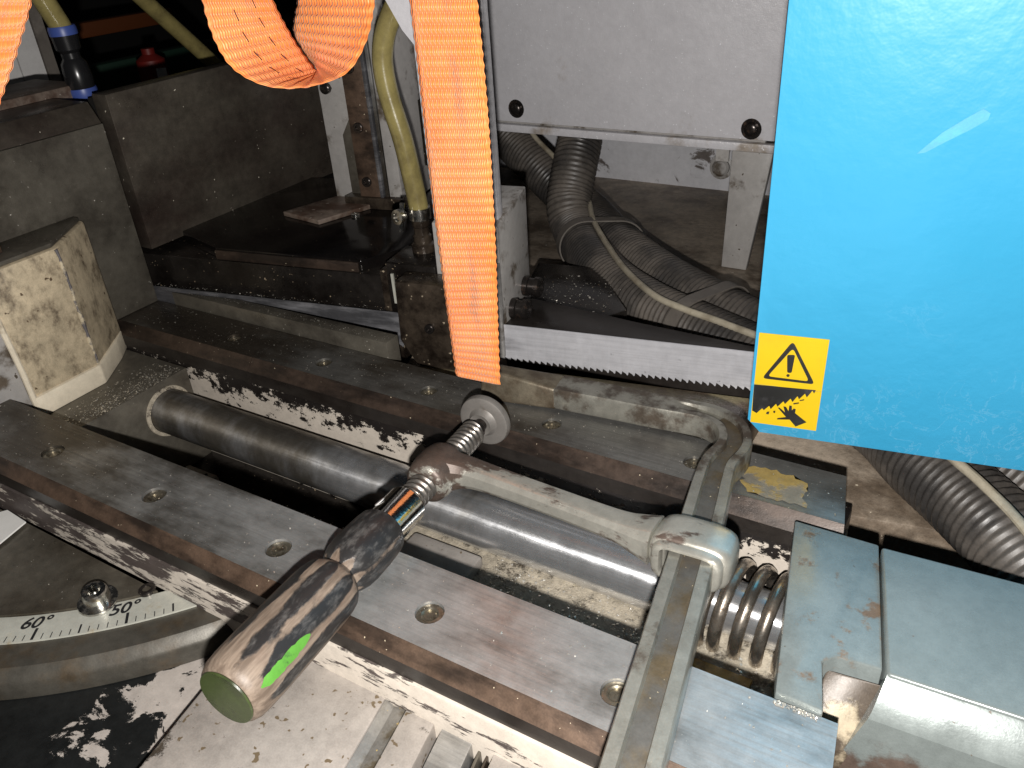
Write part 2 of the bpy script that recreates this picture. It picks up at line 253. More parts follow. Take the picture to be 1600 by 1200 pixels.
# ------------------------------------------------------------------ mesh helpers
def bm_box(x0, x1, y0, y1, z0, z1, bev=0.0, seg=2, bm=None):
    b = bmesh.new()
    v = [b.verts.new((x, y, z)) for z in (z0, z1) for y in (y0, y1) for x in (x0, x1)]
    for f in ((0, 2, 3, 1), (4, 5, 7, 6), (0, 1, 5, 4), (2, 6, 7, 3), (0, 4, 6, 2), (1, 3, 7, 5)): b.faces.new([v[i] for i in f])
    if bev: bmesh.ops.bevel(b, geom=b.edges[:], offset=bev, segments=seg, affect='EDGES', profile=0.5)
    return join(bm, b)
def join(bm, b):
    if bm is None: return b
    me = bpy.data.meshes.new('tmp'); b.to_mesh(me); b.free(); bm.from_mesh(me); bpy.data.meshes.remove(me); return bm
def bm_prism(poly, z0, z1, bev=0.0, axis='z', bm=None, top=None, seg=2):
    """polygon (a,b) extruded along an axis; top = optional different outline for the far end"""
    b = bmesh.new(); top = top or poly
    def P(a, c, h): return {'z': (a, c, h), 'x': (h, a, c), 'y': (a, h, c)}[axis]
    lo = [b.verts.new(P(a, c, z0)) for a, c in poly]; hi = [b.verts.new(P(a, c, z1)) for a, c in top]
    n = len(poly); b.faces.new(lo[::-1]); b.faces.new(hi)
    for i in range(n): b.faces.new((lo[i], lo[(i + 1) % n], hi[(i + 1) % n], hi[i]))
    bmesh.ops.recalc_face_normals(b, faces=b.faces[:])
    if bev: bmesh.ops.bevel(b, geom=b.edges[:], offset=bev, segments=seg, affect='EDGES', profile=0.5, clamp_overlap=True)
    return join(bm, b)
def bm_hex(pts, bev=0.0, seg=2, bm=None):
    """eight corners: bottom four in order, top four in order"""
    b = bmesh.new(); v = [b.verts.new(p) for p in pts]
    for f in ((3, 2, 1, 0), (4, 5, 6, 7), (0, 1, 5, 4), (1, 2, 6, 5), (2, 3, 7, 6), (3, 0, 4, 7)): b.faces.new([v[i] for i in f])
    bmesh.ops.recalc_face_normals(b, faces=b.faces[:])
    if bev: bmesh.ops.bevel(b, geom=b.edges[:], offset=bev, segments=seg, affect='EDGES', profile=0.5)
    return join(bm, b)
def spline(pts, per=8):
    P = [Vector(p) for p in pts]; out = []
    for i in range(len(P) - 1):
        a, b, c, d = P[max(i - 1, 0)], P[i], P[i + 1], P[min(i + 2, len(P) - 1)]
        for j in range(per):
            t = j / per
            out.append(0.5 * ((2 * b) + (c - a) * t + (2 * a - 5 * b + 4 * c - d) * t * t + (3 * b - a - 3 * c + d) * t ** 3))
    out.append(P[-1]); return out
def bm_tube(path, r, seg=16, bm=None, caps=True):
    """r: number or list, one per path point"""
    b = bmesh.new(); path = [Vector(p) for p in path]; n = len(path); rings = []
    t = (path[1] - path[0]).normalized(); u = t.orthogonal().normalized()
    for i, p in enumerate(path):
        t2 = (path[min(i + 1, n - 1)] - path[max(i - 1, 0)]).normalized()
        u = (u - t2 * u.dot(t2)).normalized(); w = t2.cross(u); rr = r if not hasattr(r, '__len__') else r[i]
        rings.append([b.verts.new(p + (u * math.cos(k * math.tau / seg) + w * math.sin(k * math.tau / seg)) * rr) for k in range(seg)])
    for i in range(n - 1):
        for k in range(seg): b.faces.new((rings[i][k], rings[i][(k + 1) % seg], rings[i + 1][(k + 1) % seg], rings[i + 1][k]))
    if caps: b.faces.new(rings[0][::-1]); b.faces.new(rings[-1])
    return join(bm, b)
def bm_lathe(prof, seg=24, M4=None, bm=None, flute=None):
    """prof = [(radius, height)...] about local z, then moved by M4"""
    b = bmesh.new(); rings = []
    for r, h in prof:
        if r < 1e-6: rings.append([b.verts.new((0, 0, h))])
        else: rings.append([b.verts.new((r * (1 + (flute(k / seg, h) if flute else 0)) * math.cos(k * math.tau / seg), r * (1 + (flute(k / seg, h) if flute else 0)) * math.sin(k * math.tau / seg), h)) for k in range(seg)])
    for i in range(len(rings) - 1):
        A, B = rings[i], rings[i + 1]
        for k in range(seg):
            k2 = (k + 1) % seg
            if len(A) == 1 and len(B) == 1: continue
            if len(A) == 1: b.faces.new((A[0], B[k], B[k2]))
            elif len(B) == 1: b.faces.new((A[k], A[k2], B[0]))
            else: b.faces.new((A[k], A[k2], B[k2], B[k]))
    for A in (rings[0], rings[-1]):
        if len(A) > 1: b.faces.new(A)
    bmesh.ops.recalc_face_normals(b, faces=b.faces[:])
    if M4 is not None: b.transform(M4)
    return join(bm, b)
def axis_m(p, d):
    """matrix that puts local z along d at p"""
    d = Vector(d).normalized(); return Matrix.Translation(Vector(p)) @ d.to_track_quat('Z', 'Y').to_matrix().to_4x4()
def hex_prof(r, n=6): return [(r * math.cos(k * math.tau / n), r * math.sin(k * math.tau / n)) for k in range(n)]

# ------------------------------------------------------------------ object helpers
ID = Matrix.Identity(4)
def to_mesh(name, bm, mat, smooth=30):
    me = bpy.data.meshes.new(name); bm.to_mesh(me); bm.free(); me.materials.append(M[mat] if isinstance(mat, str) else mat)
    if smooth:
        for p in me.polygons: p.use_smooth = True
        me.set_sharp_from_angle(angle=R(smooth))
    return me
def tag(o, label, cat, group=None, kind=None):
    if label: o['label'] = label
    if cat: o['category'] = cat
    if group: o['group'] = group
    if kind: o['kind'] = kind
    return o
def thing(name, label, cat, m=ID, group=None):
    o = bpy.data.objects.new(name, None); C.objects.link(o); o.empty_display_size = 0.03
    o.matrix_world = m; tag(o, label, cat, group)
    FR[o.name] = m.copy(); return o
FR = {}
def part(name, bm, mat, parent, frame=ID, smooth=30):
    """bm is written in `frame`; the part is stored in its parent's own space"""
    pm = FR[parent.name]; bm.transform(pm.inverted() @ frame)
    o = bpy.data.objects.new(name, to_mesh(name, bm, mat, smooth)); C.objects.link(o); o.parent = parent
    FR[o.name] = pm; return o
def solo(name, bm, mat, label=None, cat=None, m=ID, frame=ID, kind=None, group=None, smooth=30):
    bm.transform(m.inverted() @ frame)
    o = bpy.data.objects.new(name, to_mesh(name, bm, mat, smooth)); C.objects.link(o); o.matrix_world = m
    FR[o.name] = m.copy(); return tag(o, label, cat, group, kind)
def place(name, me, parent, loc, rot=None):
    """another piece that shares mesh data; loc in world space"""
    o = bpy.data.objects.new(name, me); C.objects.link(o); o.parent = parent
    o.matrix_local = FR[parent.name].inverted() @ Matrix.Translation(Vector(loc)) @ (rot or ID); FR[o.name] = FR[parent.name]
    return o
def at(x, y, z): return Matrix.Translation((x, y, z))

# the saw head stands turned by 10.46 degrees to the vise rails: SAW has x along the band, y away from the camera side
SAW = at(-0.1855, 0.7177, 0) @ Matrix.Rotation(R(10.46), 4, 'Z')

# ================================================================== the setting
solo('workshop_floor', bm_box(-3.5, 2.5, -1.0, 4.5, -0.62, -0.60), 'dark_shade', 'dark workshop floor far below the saw', None, m=at(0, 0, -0.62), kind='structure')
solo('tray_floor', bm_prism([(0.322, -0.128), (0.322, -0.05), (0.16, -0.04), (0.155, 0.85), (-1.2, 0.85), (-1.2, 0.30), (-0.90, 0.185), (-0.42, 0.185), (-0.40, 0.02), (-0.34, -0.05), (0.0, -0.128)], -0.12, -0.06, 0.002),
     'floor', 'dirt covered tray floor under the conduits', None, m=at(-0.2, 0.9, -0.12), frame=SAW, kind='structure')
solo('workshop_wall', bm_box(-2.7, -2.6, -0.5, 4.0, -0.6, 2.5), 'dark_shade', 'black workshop wall standing for the unlit far background', None, m=at(-2.65, 1.5, -0.6), kind='structure')
solo('workshop_wall', bm_box(-2.6, 1.0, 3.0, 3.1, -0.6, 2.5), 'dark_shade', 'black workshop wall standing for the unlit space behind the machine', None, m=at(-0.8, 3.05, -0.6), kind='structure')
solo('rear_panel', bm_box(-1.4, 0.2, 1.42, 1.43, -0.06, 0.5), 'rear_wall', 'stained white panel behind the conduits', None, m=at(-0.5, 1.42, -0.06), kind='structure')

# ------------------------------------------------------------------ vise bed between and under the rails
bed = thing('vise_bed', 'scuffed cream painted bed casting that carries the two steel rails', 'machine bed', at(-0.5, 0.40, -0.2))
part('front_wall', bm_box(-1.25, -0.02, 0.2665, 0.343, -0.20, -0.0255, 0.002), 'chip_near', bed)
part('rear_wall', bm_box(-1.25, -0.055, 0.513, 0.580, -0.20, -0.0275, 0.0015), 'chip_inner', bed)
part('channel_floor', bm_box(-0.44, -0.03, 0.3435, 0.5125, -0.20, -0.090), 'grit', bed)
part('drain_floor', bm_box(-0.80, -0.4405, 0.3435, 0.5125, -0.20, -0.155), 'black_oil', bed)
part('cross_bar', bm_box(-0.60, -0.455, 0.395, 0.440, -0.150, -0.112, 0.002), 'brown_oil', bed)
part('cross_web', bm_box(-0.405, -0.330, 0.3436, 0.440, -0.1055, -0.080, 0.003), 'chip_cast', bed)
part('cross_web', bm_box(-0.735, -0.685, 0.40, 0.445, -0.150, -0.112, 0.004), 'chip_inner', bed)
part('grease_pad', bm_box(-0.150, -0.085, 0.385, 0.425, -0.0899, -0.086, 0.001), layered('amber_grease', ((0.55, 0.28, 0.05), 0.4, 0.0, 0.6), ((0.16, 0.07, 0.02), 0.4, 0.0, 0.6), 50, 0.42, 0.1, relief=0.0), bed)

# ------------------------------------------------------------------ rails with countersunk screws in real holes
def rail(parent, x0, x1, yf, yb, ch, side, holes, hr, hy, skew=0.0):
    """profile along x: top yf..yb at z 0, chamfer ch towards the camera, vertical side below"""
    b = bmesh.new()
    outline = [b.verts.new((x, y, 0)) for x, y in ((x0, yf), (x1, yf), (x1, yb), (x0, yb))]
    ed = [b.edges.new((outline[i], outline[(i + 1) % 4])) for i in range(4)]
    wall = []
    for hx in holes:
        ring = [b.verts.new((hx + hr * math.cos(k * math.tau / 20), hy + hr * math.sin(k * math.tau / 20), 0)) for k in range(20)]
        ed += [b.edges.new((ring[k], ring[(k + 1) % 20])) for k in range(20)]; wall.append(ring)
    bmesh.ops.triangle_fill(b, use_beauty=True, edges=ed)
    for f in b.faces:
        f.normal_update()
        if f.normal.z < 0: f.normal_flip()
    for ring in wall:
        mid = [b.verts.new((v.co.x, v.co.y, -0.004)) for v in ring]
        for k in range(20): b.faces.new((ring[k], mid[k], mid[(k + 1) % 20], ring[(k + 1) % 20]))
        b.faces.new(mid[::-1])
    def cut(q):
        for v in q.verts:
            if v.co.x > x1 - 0.002: v.co.x += (yb - v.co.y) * skew
        return q
    top = part('top_plate', cut(b), 'rail' if parent is near else 'rail_far', parent, smooth=40)
    part('chamfer', cut(bm_prism([(yf, -0.0002), (yf - ch, -ch * 1.15), (yf - ch + 0.004, -ch * 1.15), (yf + 0.002, -0.0002)], x0, x1, axis='x')), 'rail_edge' if parent is near else 'rail_edge_far', parent)
    part('body', cut(bm_prism([(yf + 0.0015, -0.0045), (yf - ch + 0.0005, -ch * 1.15 - 0.0003), (yf - ch + 0.0005, -side), (yb, -side), (yb, -0.0045)], x0, x1, axis='x')), 'rail_side', parent)
    part('back_edge', cut(bm_box(x0, x1, yb - 0.001, yb, -side, -0.0002)), 'rail_side', parent)
    for xe, d in ((x0, 1), (x1, -1)):
        part('end_face', cut(bm_box(min(xe, xe + d * 0.001), max(xe, xe + d * 0.001), yf, yb - 0.0012, -0.012 - 0.0 * side, -0.0003)), 'rail', parent)
    return top
def screw_mesh(r):
    b = bm_lathe([(0, -0.0062), (r * 0.46, -0.0062), (r * 0.50, -0.0026), (r * 0.62, -0.0018), (r * 0.94, -0.0022), (r * 0.985, -0.0032), (r * 0.985, -0.0039), (0, -0.0039)][:7], 24)
    for k in range(26):
        a, q = random.uniform(0, math.tau), r * 0.44 * math.sqrt(random.random()); s = r * random.uniform(0.04, 0.13)
        c = Vector((q * math.cos(a), q * math.sin(a), -0.0060 + random.uniform(0, 0.0026)))
        vs_ = [b.verts.new(c + Vector((random.uniform(-s, s), random.uniform(-s, s), random.uniform(-s, s)))) for _ in range(4)]
        for f in ((0, 1, 2), (0, 2, 3), (0, 3, 1), (1, 3, 2)): b.faces.new([vs_[i] for i in f])
    return to_mesh('screw', b, 'screw')
near = thing('vise_rail', 'wide near steel rail with brown chamfered front edge, under the clamp handle', 'rail', at(-0.6, 0.31, -0.025))
xa = [-0.859, -0.7155, -0.5701, -0.4238, -0.2800, -0.1394]
rail(near, -1.25, -0.0190, 0.278, 0.345, 0.0095, 0.0255, xa, 0.0104, 0.3057, 0.12)
sm = screw_mesh(0.0104)
for x in xa: place('screw', sm, near, (x, 0.3057, 0), Matrix.Rotation(random.random() * 6, 4, 'Z'))
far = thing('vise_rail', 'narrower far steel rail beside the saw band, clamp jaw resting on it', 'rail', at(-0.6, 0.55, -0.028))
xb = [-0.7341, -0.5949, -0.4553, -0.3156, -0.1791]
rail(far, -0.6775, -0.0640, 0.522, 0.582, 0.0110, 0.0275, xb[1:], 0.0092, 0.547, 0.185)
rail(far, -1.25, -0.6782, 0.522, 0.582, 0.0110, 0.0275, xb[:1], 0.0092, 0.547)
g = bmesh.new(); rg = random.Random(3); ctr = Vector((-0.112, 0.546, 0.0004)); ring = []
for k in range(40):
    a = k * math.tau / 40; rx, ry = 0.028, 0.019
    q = 1.0 / max(abs(math.cos(a)), abs(math.sin(a))) ** 0.75 * rg.uniform(0.80, 1.05)
    ring.append(g.verts.new(ctr + Vector((math.cos(a) * rx * q - 0.18 * math.sin(a) * ry * q, math.sin(a) * ry * q, 0))))
g.faces.new(ring); bmesh.ops.triangulate(g, faces=g.faces[:])
part('dried_grease', g, layered('ochre_dried_grease', ((0.30, 0.215, 0.075), 0.5, 0.0, 0.5), ((0.30, 0.27, 0.22), 0.45, 0.4, 0.4), 40, 0.48, 0.05, relief=0.0002), far, smooth=0)
sm2 = screw_mesh(0.0092)
for x in xb: place('screw', sm2, far, (x, 0.547, 0), Matrix.Rotation(random.random() * 6, 4, 'Z'))

# ------------------------------------------------------------------ turntable with degree scale, lower left
TC = Vector((-0.827, 0.513, 0))
def arc(r, a0, a1, n=60): return [(TC.x + r * math.cos(R(a0 + (a1 - a0) * i / n)), TC.y + r * math.sin(R(a0 + (a1 - a0) * i / n))) for i in range(n + 1)]
tt = thing('turntable', 'round oily steel turntable plate with a degree scale along its rim', 'turntable', at(-0.62, 0.22, -0.084))
def arc_plate(r, zt, zb, bev=0.0): 
    pts = [p for p in arc(r, -140, -20, 110) if p[1] < 0.2655]
    return bm_prism(pts, zb, zt)
part('plate', arc_plate(0.3860, -0.0560, -0.070), 'plate_dark', tt)
rim = bm_lathe([(0.384, -0.0600), (0.4385, -0.0600), (0.4460, -0.0665), (0.4475, -0.0700), (0.4475, -0.0845), (0.384, -0.0845)], 300, Matrix.Translation(TC))
bmesh.ops.bisect_plane(rim, geom=rim.verts[:] + rim.edges[:] + rim.faces[:], plane_co=(0, 0.275, 0), plane_no=(0, 1, 0), clear_outer=True)
part('rim', rim, 'ring', tt)
sc = bm_lathe([(0.3864, -0.0598), (0.3864, -0.0583), (0.4145, -0.0583), (0.4145, -0.0598)], 260, Matrix.Translation(TC))
bmesh.ops.bisect_plane(sc, geom=sc.verts[:] + sc.edges[:] + sc.faces[:], plane_co=(0, 0.275, 0), plane_no=(0, 1, 0), clear_outer=True)
scale_o = part('scale_strip', sc, 'scale', tt)
tb = bmesh.new()
for deg in range(38, 76):
    a = R(-53.9 + (60 - deg) * 0.995); ln = 0.0120 if deg % 10 == 0 else (0.0092 if deg % 5 == 0 else 0.0058); w = 0.0011 if deg % 10 == 0 else (0.0007 if deg % 5 == 0 else 0.00032)
    if TC.y + 0.40 * math.sin(a) > 0.262: continue
    mm = Matrix.Translation(TC) @ Matrix.Rotation(a, 4, 'Z')
    q = bm_box(0.4135 - ln, 0.4135, -w, w, -0.0583, -0.05812); q.transform(mm); join(tb, q)
part('tick_marks', tb, 'ink', scale_o, smooth=0)
for deg, txt in ((60, '60°'), (50, '50°')):
    a = R(-53.9 + (60 - deg) * 0.995)
    cu = bpy.data.curves.new('scale_number', 'FONT'); cu.body = txt; cu.size = 0.0165; cu.align_x = 'CENTER'; cu.shear = 0.22; cu.extrude = 0.00005; cu.offset = 0.00035
    tmp = bpy.data.objects.new('tmp', cu); C.objects.link(tmp); bpy.context.view_layer.update()
    tm = bpy.data.meshes.new_from_object(tmp.evaluated_get(bpy.context.evaluated_depsgraph_get())); bpy.data.objects.remove(tmp)
    q = bmesh.new(); q.from_mesh(tm); bpy.data.meshes.remove(tm)
    part('scale_number', q, 'ink', scale_o, Matrix.Translation(TC) @ Matrix.Rotation(a, 4, 'Z') @ at(0.4005, -0.004, -0.05815) @ Matrix.Rotation(R(90), 4, 'Z'), smooth=0)
def cap_bolt(parent, p, d, r, h, mat, name='bolt', washer=True, socket=True):
    prof = []
    if washer: prof += [(0, 0), (r * 1.5, 0), (r * 1.55, h * 0.10), (r * 1.5, h * 0.2), (r * 1.02, h * 0.2)]
    else: prof += [(0, 0), (r, 0)]
    prof += [(r, h * 0.85), (r * 0.88, h)]
    if socket: prof += [(r * 0.52, h), (r * 0.48, h * 0.45), (0, h * 0.45)]
    else: prof += [(r * 0.5, h * 1.15), (0, h * 1.2)]
    return part(name, bm_lathe(prof, 20, axis_m(p, d)), mat, parent)
cap_bolt(tt, (-0.5705, 0.2305, -0.0580), (0.1, -0.05, 1), 0.0105, 0.015, 'bolt_bright')
cap_bolt(tt, (-0.5440, 0.2580, -0.0600), (0, 0, 1), 0.0070, 0.0050, 'bolt_dark', washer=False)
solo('base_casting', bm_prism([(-1.3, 0.06), (-0.30, 0.06), (-0.34, 0.2655), (-1.3, 0.2655)], -0.20, -0.0855), M['chip_bed'],
     'black and cream peeling base casting in front of the turntable rim', 'casting', at(-0.7, 0.0, -0.2))
# slotted saw base that runs out under the near rail
sb = thing('slotted_base', 'cream painted slotted base under the clamp handle, bottom of picture', 'machine base', SAW @ at(-0.1, -0.6, -0.12))
part('cast_top', bm_box(-0.3245, -0.1925, -0.63, -0.405, -0.12, -0.0562, 0.003), 'chip_cast', sb, SAW)
part('worn_strip', bm_prism([(-0.1920, -0.12), (-0.1920, -0.0566), (-0.1850, -0.0595), (-0.1755, -0.0575), (-0.1755, -0.12)], -0.63, -0.405, axis='y'),
     layered('bare_worn_strip', ((0.30, 0.29, 0.27), 0.40, 0.6, 0.4), ((0.10, 0.08, 0.05), 0.4, 0.3, 0.7), 30, 0.46, 0.08, specks=(200, 0.7, (0.5, 0.36, 0.12)), relief=0.0002), sb, SAW)
part('cast_land', bm_box(-0.1750, -0.1515, -0.63, -0.405, -0.12, -0.0575, 0.001), 'chip_cast', sb, SAW)
part('slot_bottom', bm_box(-0.1512, -0.1055, -0.63, -0.405, -0.12, -0.074), 'dark_shade', sb, SAW)
part('steel_key', bm_box(-0.1455, -0.1215, -0.63, -0.405, -0.0738, -0.0585, 0.001), 'rail', sb, SAW)
part('key_ridge', bm_box(-0.1170, -0.1148, -0.63, -0.405, -0.0738, -0.062, 0.0006), 'ground_steel', sb, SAW)
part('key_ridge', bm_box(-0.1110, -0.1092, -0.63, -0.405, -0.0738, -0.063, 0.0006), 'brown_oil', sb, SAW)
part('cast_land', bm_box(-0.1050, 0.10, -0.63, -0.405, -0.12, -0.0575, 0.001), 'chip_cast', sb, SAW)
solo('paper_card', bm_prism([(-0.7565, 0.2577), (-0.7530, 0.2630), (-0.7194, 0.2607), (-0.7125, 0.2318), (-0.7098, 0.2126), (-0.76, 0.215)], -0.0535, -0.0520), layered('white_card', ((0.78, 0.77, 0.74), 0.6, 0.0, 0.05), ((0.6, 0.58, 0.52), 0.6, 0.0, 0.1), 20, 0.3, 0.1, relief=0.0),
     'white card lying on the turntable at the left picture edge', 'card', at(-0.72, 0.22, -0.0535))

# ------------------------------------------------------------------ fixed vise end, left
vb = thing('vise_base_block', 'dark ground steel block between the rails that the shaft runs into', 'block', at(-0.9, 0.43, -0.2))
part('body', bm_box(-1.25, -0.787, 0.3455, 0.5115, -0.20, -0.0335, 0.0012), 'ground_steel', vb)
part('shaft_collar', bm_lathe([(0.0265, -0.0005), (0.0265, 0.0022), (0.0305, 0.0015), (0.0310, -0.0005)], 40, axis_m((-0.787, 0.474, -0.072), (1, 0, 0))), 'grit', vb)
jb = thing('jaw_block', 'oil stained cream jaw casting standing on the base block', 'vise jaw', at(-0.87, 0.40, -0.033))
part('body', bm_prism([(-0.8470, 0.365), (-0.8470, 0.4450), (-0.8990, 0.5140), (-0.9080, 0.5140), (-0.9080, 0.365)], -0.010, 0.132, 0.0035), 'cream_block', jb)
part('side', bm_prism([(-0.8600, 0.20), (-0.8500, 0.364), (-0.9080, 0.364), (-0.9080, 0.20)], -0.032, 0.130, 0.003), 'grey_dirty', jb)
part('corner_rib', bm_tube([(-0.848, 0.366, -0.030), (-0.8475, 0.3655, 0.02), (-0.850, 0.362, 0.132)], 0.0032, 10), 'cream_skirt', jb)
rs = random.Random(9); seam = [(-0.8478 + rs.uniform(-0.0006, 0.0004), 0.4452 + rs.uniform(-0.0008, 0.0008), -0.008 + 0.138 * i / 14) for i in range(15)]
part('edge_seam', bm_tube(seam, [rs.uniform(0.0012, 0.0030) for _ in seam], 8), layered('grey_filler', ((0.13, 0.12, 0.125), 0.5, 0.1, 0.4), ((0.55, 0.47, 0.33), 0.5, 0.0, 0.3), 60, 0.5, 0.05, relief=0.0), jb)
part('skirt', bm_prism([(-0.8440, 0.3655), (-0.8450, 0.4455), (-0.8800, 0.4930), (-0.9000, 0.5150), (-0.9080, 0.5165), (-0.9080, 0.3655)], -0.0335, -0.0095, 0.002), 'cream_skirt', jb)
part('top_face', bm_prism([(-0.8510, 0.25), (-0.8500, 0.4430), (-0.8990, 0.5090), (-0.9085, 0.5100), (-0.9085, 0.25)], 0.1322, 0.1375, 0.0015), 'ground_steel', jb)
part('lug', bm_box(-0.905, -0.872, 0.355, 0.405, 0.1376, 0.166, 0.002), 'rail_edge', jb)
jp = thing('jaw_plate', 'grey upright jaw plate with sloping top edge behind the cream casting', 'vise jaw', at(-0.95, 0.45, 0.0))
part('face', bm_prism([(-0.9092, 0.0006), (-0.9092, 0.2245), (-0.9260, 0.2480), (-0.9900, 0.2480), (-0.9900, 0.0006)], 0.20, 0.5805, 0.0008, axis='y') if False else bm_hex([(-0.9092, 0.20, 0.0006), (-0.9092, 0.5805, 0.0006), (-0.99, 0.5805, 0.0006), (-0.99, 0.20, 0.0006), (-0.9092, 0.20, 0.2245), (-0.9092, 0.5805, 0.2245), (-0.99, 0.5805, 0.2245), (-0.99, 0.20, 0.2245)], 0.001), 'ground_steel', jp)
part('bevel_cap', bm_hex([(-0.9100, 0.20, 0.2250), (-0.9100, 0.5795, 0.2250), (-0.99, 0.5795, 0.2250), (-0.99, 0.20, 0.2250), (-0.9240, 0.20, 0.2480), (-0.9240, 0.5795, 0.2480), (-0.99, 0.5795, 0.2480), (-0.99, 0.20, 0.2480)], 0.0008), 'plate_black', jp)
solo('back_rest', bm_box(-1.10, -1.00, 0.20, 0.63, 0.0, 0.256, 0.002), 'rust_plate', 'narrow brown bar showing just above the sloping jaw plate edge', 'bar', at(-1.05, 0.4, 0.0))
pl = thing('rear_jaw_plate', 'large dark scratched upright plate in the left background', 'plate', at(-0.93, 0.8, 0.066))
part('sheet', bm_box(-0.935, -0.909, 0.5935, 1.02, 0.066, 0.2530, 0.0007), 'plate_black', pl)
part('stiffener', bm_box(-0.955, -0.9355, 0.60, 1.02, 0.068, 0.246), 'dark_shade', pl)

# ------------------------------------------------------------------ shaft, spring, nut block and moving casting
SY, SZ = 0.474, -0.072
sh = thing('vise_shaft', 'polished round steel shaft lying between the two rails', 'shaft', at(-0.46, SY, SZ))
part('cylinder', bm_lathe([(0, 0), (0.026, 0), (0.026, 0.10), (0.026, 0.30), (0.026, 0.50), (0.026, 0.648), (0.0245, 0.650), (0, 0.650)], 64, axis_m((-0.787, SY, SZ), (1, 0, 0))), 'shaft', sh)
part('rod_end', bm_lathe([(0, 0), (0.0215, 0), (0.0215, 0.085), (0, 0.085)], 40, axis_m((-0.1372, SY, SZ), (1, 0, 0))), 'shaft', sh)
pts = []
for i in range(0, 24 * 5 + 1):
    t = i / 24; x = -0.1345 + (0.0125 * t if t < 1 else 0.0125 + 0.0165 * (t - 1)); a = t * math.tau - 0.6
    pts.append((x, SY - 0.0350 * math.cos(a), SZ + 0.0350 * math.sin(a)))
solo('coil_spring', bm_tube(pts, 0.0051, 12), 'spring', 'dark oily coil spring around the shaft end beside the grey block', 'spring', at(-0.10, SY, SZ))
nut = solo('nut_block', bm_prism([(-0.0855, 0.5055), (-0.0560, 0.3470), (-0.0280, 0.3460), (-0.0371, 0.3827), (-0.0300, 0.3896), (-0.0040, 0.3925), (-0.0262, 0.505)], -0.14, 0.0042, 0.0016),
     'vise_paint', 'flat topped grey block with a notched corner at the end of the spring', 'block', at(-0.045, 0.43, -0.14))
cs = thing('vise_casting', 'large pale grey casting with bright rounded edge, lower right corner', 'casting', at(0.1, 0.43, -0.14))
part('top', bm_hex([(-0.0240, 0.5000, -0.14), (0.0030, 0.3880, -0.14), (0.40, 0.404, -0.14), (0.40, 0.520, -0.14),
                    (-0.0240, 0.4965, 0.0105), (-0.0012, 0.3840, 0.0105), (0.40, 0.400, 0.0105), (0.40, 0.516, 0.0105)], 0.0022, 3), 'vise_cast', cs)
def skirt():
    b = bmesh.new()
    rows = [((-0.0012, 0.3852, 0.0090), (0.40, 0.4012, 0.0090)), ((-0.0012, 0.3825, 0.0070), (0.40, 0.3985, 0.0070)), ((-0.0042, 0.3690, -0.0085), (0.40, 0.3850, -0.0085)),
            ((-0.0052, 0.3668, -0.0125), (0.40, 0.3828, -0.0125)), ((-0.034, 0.3560, -0.110), (0.40, 0.372, -0.110))]
    for i in range(len(rows) - 1): pass
    L = []; Rr = []
    for a, c in rows: L.append([b.verts.new(Vector(a).lerp(Vector(c), k / 20)) for k in range(21)])
    for i in range(len(L) - 1):
        for k in range(20): b.faces.new((L[i][k], L[i + 1][k], L[i + 1][k + 1], L[i][k + 1]))
    bk = [[b.verts.new((v.co.x + 0.001, 0.3995, v.co.z)) for v in (r[0],)] for r in L]
    for i in range(len(L) - 1): b.faces.new((L[i][0], bk[i][0], bk[i + 1][0], L[i + 1][0]))
    bmesh.ops.recalc_face_normals(b, faces=b.faces[:]); return b
part('front_skirt', skirt(), 'vise_cast', cs, smooth=22)
part('notch_fill', bm_hex([(-0.055, 0.346, -0.14), (0.004, 0.346, -0.14), (0.004, 0.398, -0.14), (-0.034, 0.398, -0.14), (-0.040, 0.352, -0.045), (0.0, 0.368, -0.045), (-0.0005, 0.3905, -0.006), (-0.0345, 0.3870, -0.006)], 0.002), 'notch', cs)
solo('steel_strip', bm_prism([(-0.880, 0.5832), (-0.5375, 0.5865), (-0.5375, 0.6065), (-0.78, 0.6020)], -0.03, 0.0168, 0.0006), 'ground_steel',
     'grey flat steel strip lying along the back of the far rail', 'steel bar', at(-0.7, 0.594, -0.03))

# ------------------------------------------------------------------ saw band
b = bmesh.new(); u = -0.80; pitch = 0.0070; lowv = []; topv = []
def bl(u, z, w): return b.verts.new((u, w, z))
prof = []
while u < 0.35:
    prof += [(u, -0.0205), (u + pitch * 0.20, -0.0213), (u + pitch * 0.55, -0.0228), (u + pitch * 0.78, -0.0246), (u + pitch * 0.90, -0.0242)]; u += pitch
for w in (-0.0006, 0.0006):
    lowv.append([bl(a, z, w + (0.0004 * ((i // 5) % 3 - 1) if i % 5 in (3, 4) else 0)) for i, (a, z) in enumerate(prof)]); midv = midv + [[bl(a, -0.0165, w) for a, z in prof]] if len(topv) else [[bl(a, -0.0165, w) for a, z in prof]]; topv.append([bl(a, 0.0195, w) for a, z in prof])
n = len(prof)
for i in range(n - 1):
    b.faces.new((lowv[0][i], lowv[0][i + 1], midv[0][i + 1], midv[0][i])); b.faces.new((lowv[1][i + 1], lowv[1][i], midv[1][i], midv[1][i + 1]))
    b.faces.new((midv[0][i], midv[0][i + 1], topv[0][i + 1], topv[0][i])); b.faces.new((midv[1][i + 1], midv[1][i], topv[1][i], topv[1][i + 1]))
    b.faces.new((lowv[0][i + 1], lowv[0][i], lowv[1][i], lowv[1][i + 1])); b.faces.new((topv[0][i], topv[0][i + 1], topv[1][i + 1], topv[1][i]))
solo('saw_blade', b, 'blade', 'bright toothed steel saw band running in under the blue cover', 'saw blade', SAW @ at(-0.2, 0, -0.02), frame=SAW, smooth=20)

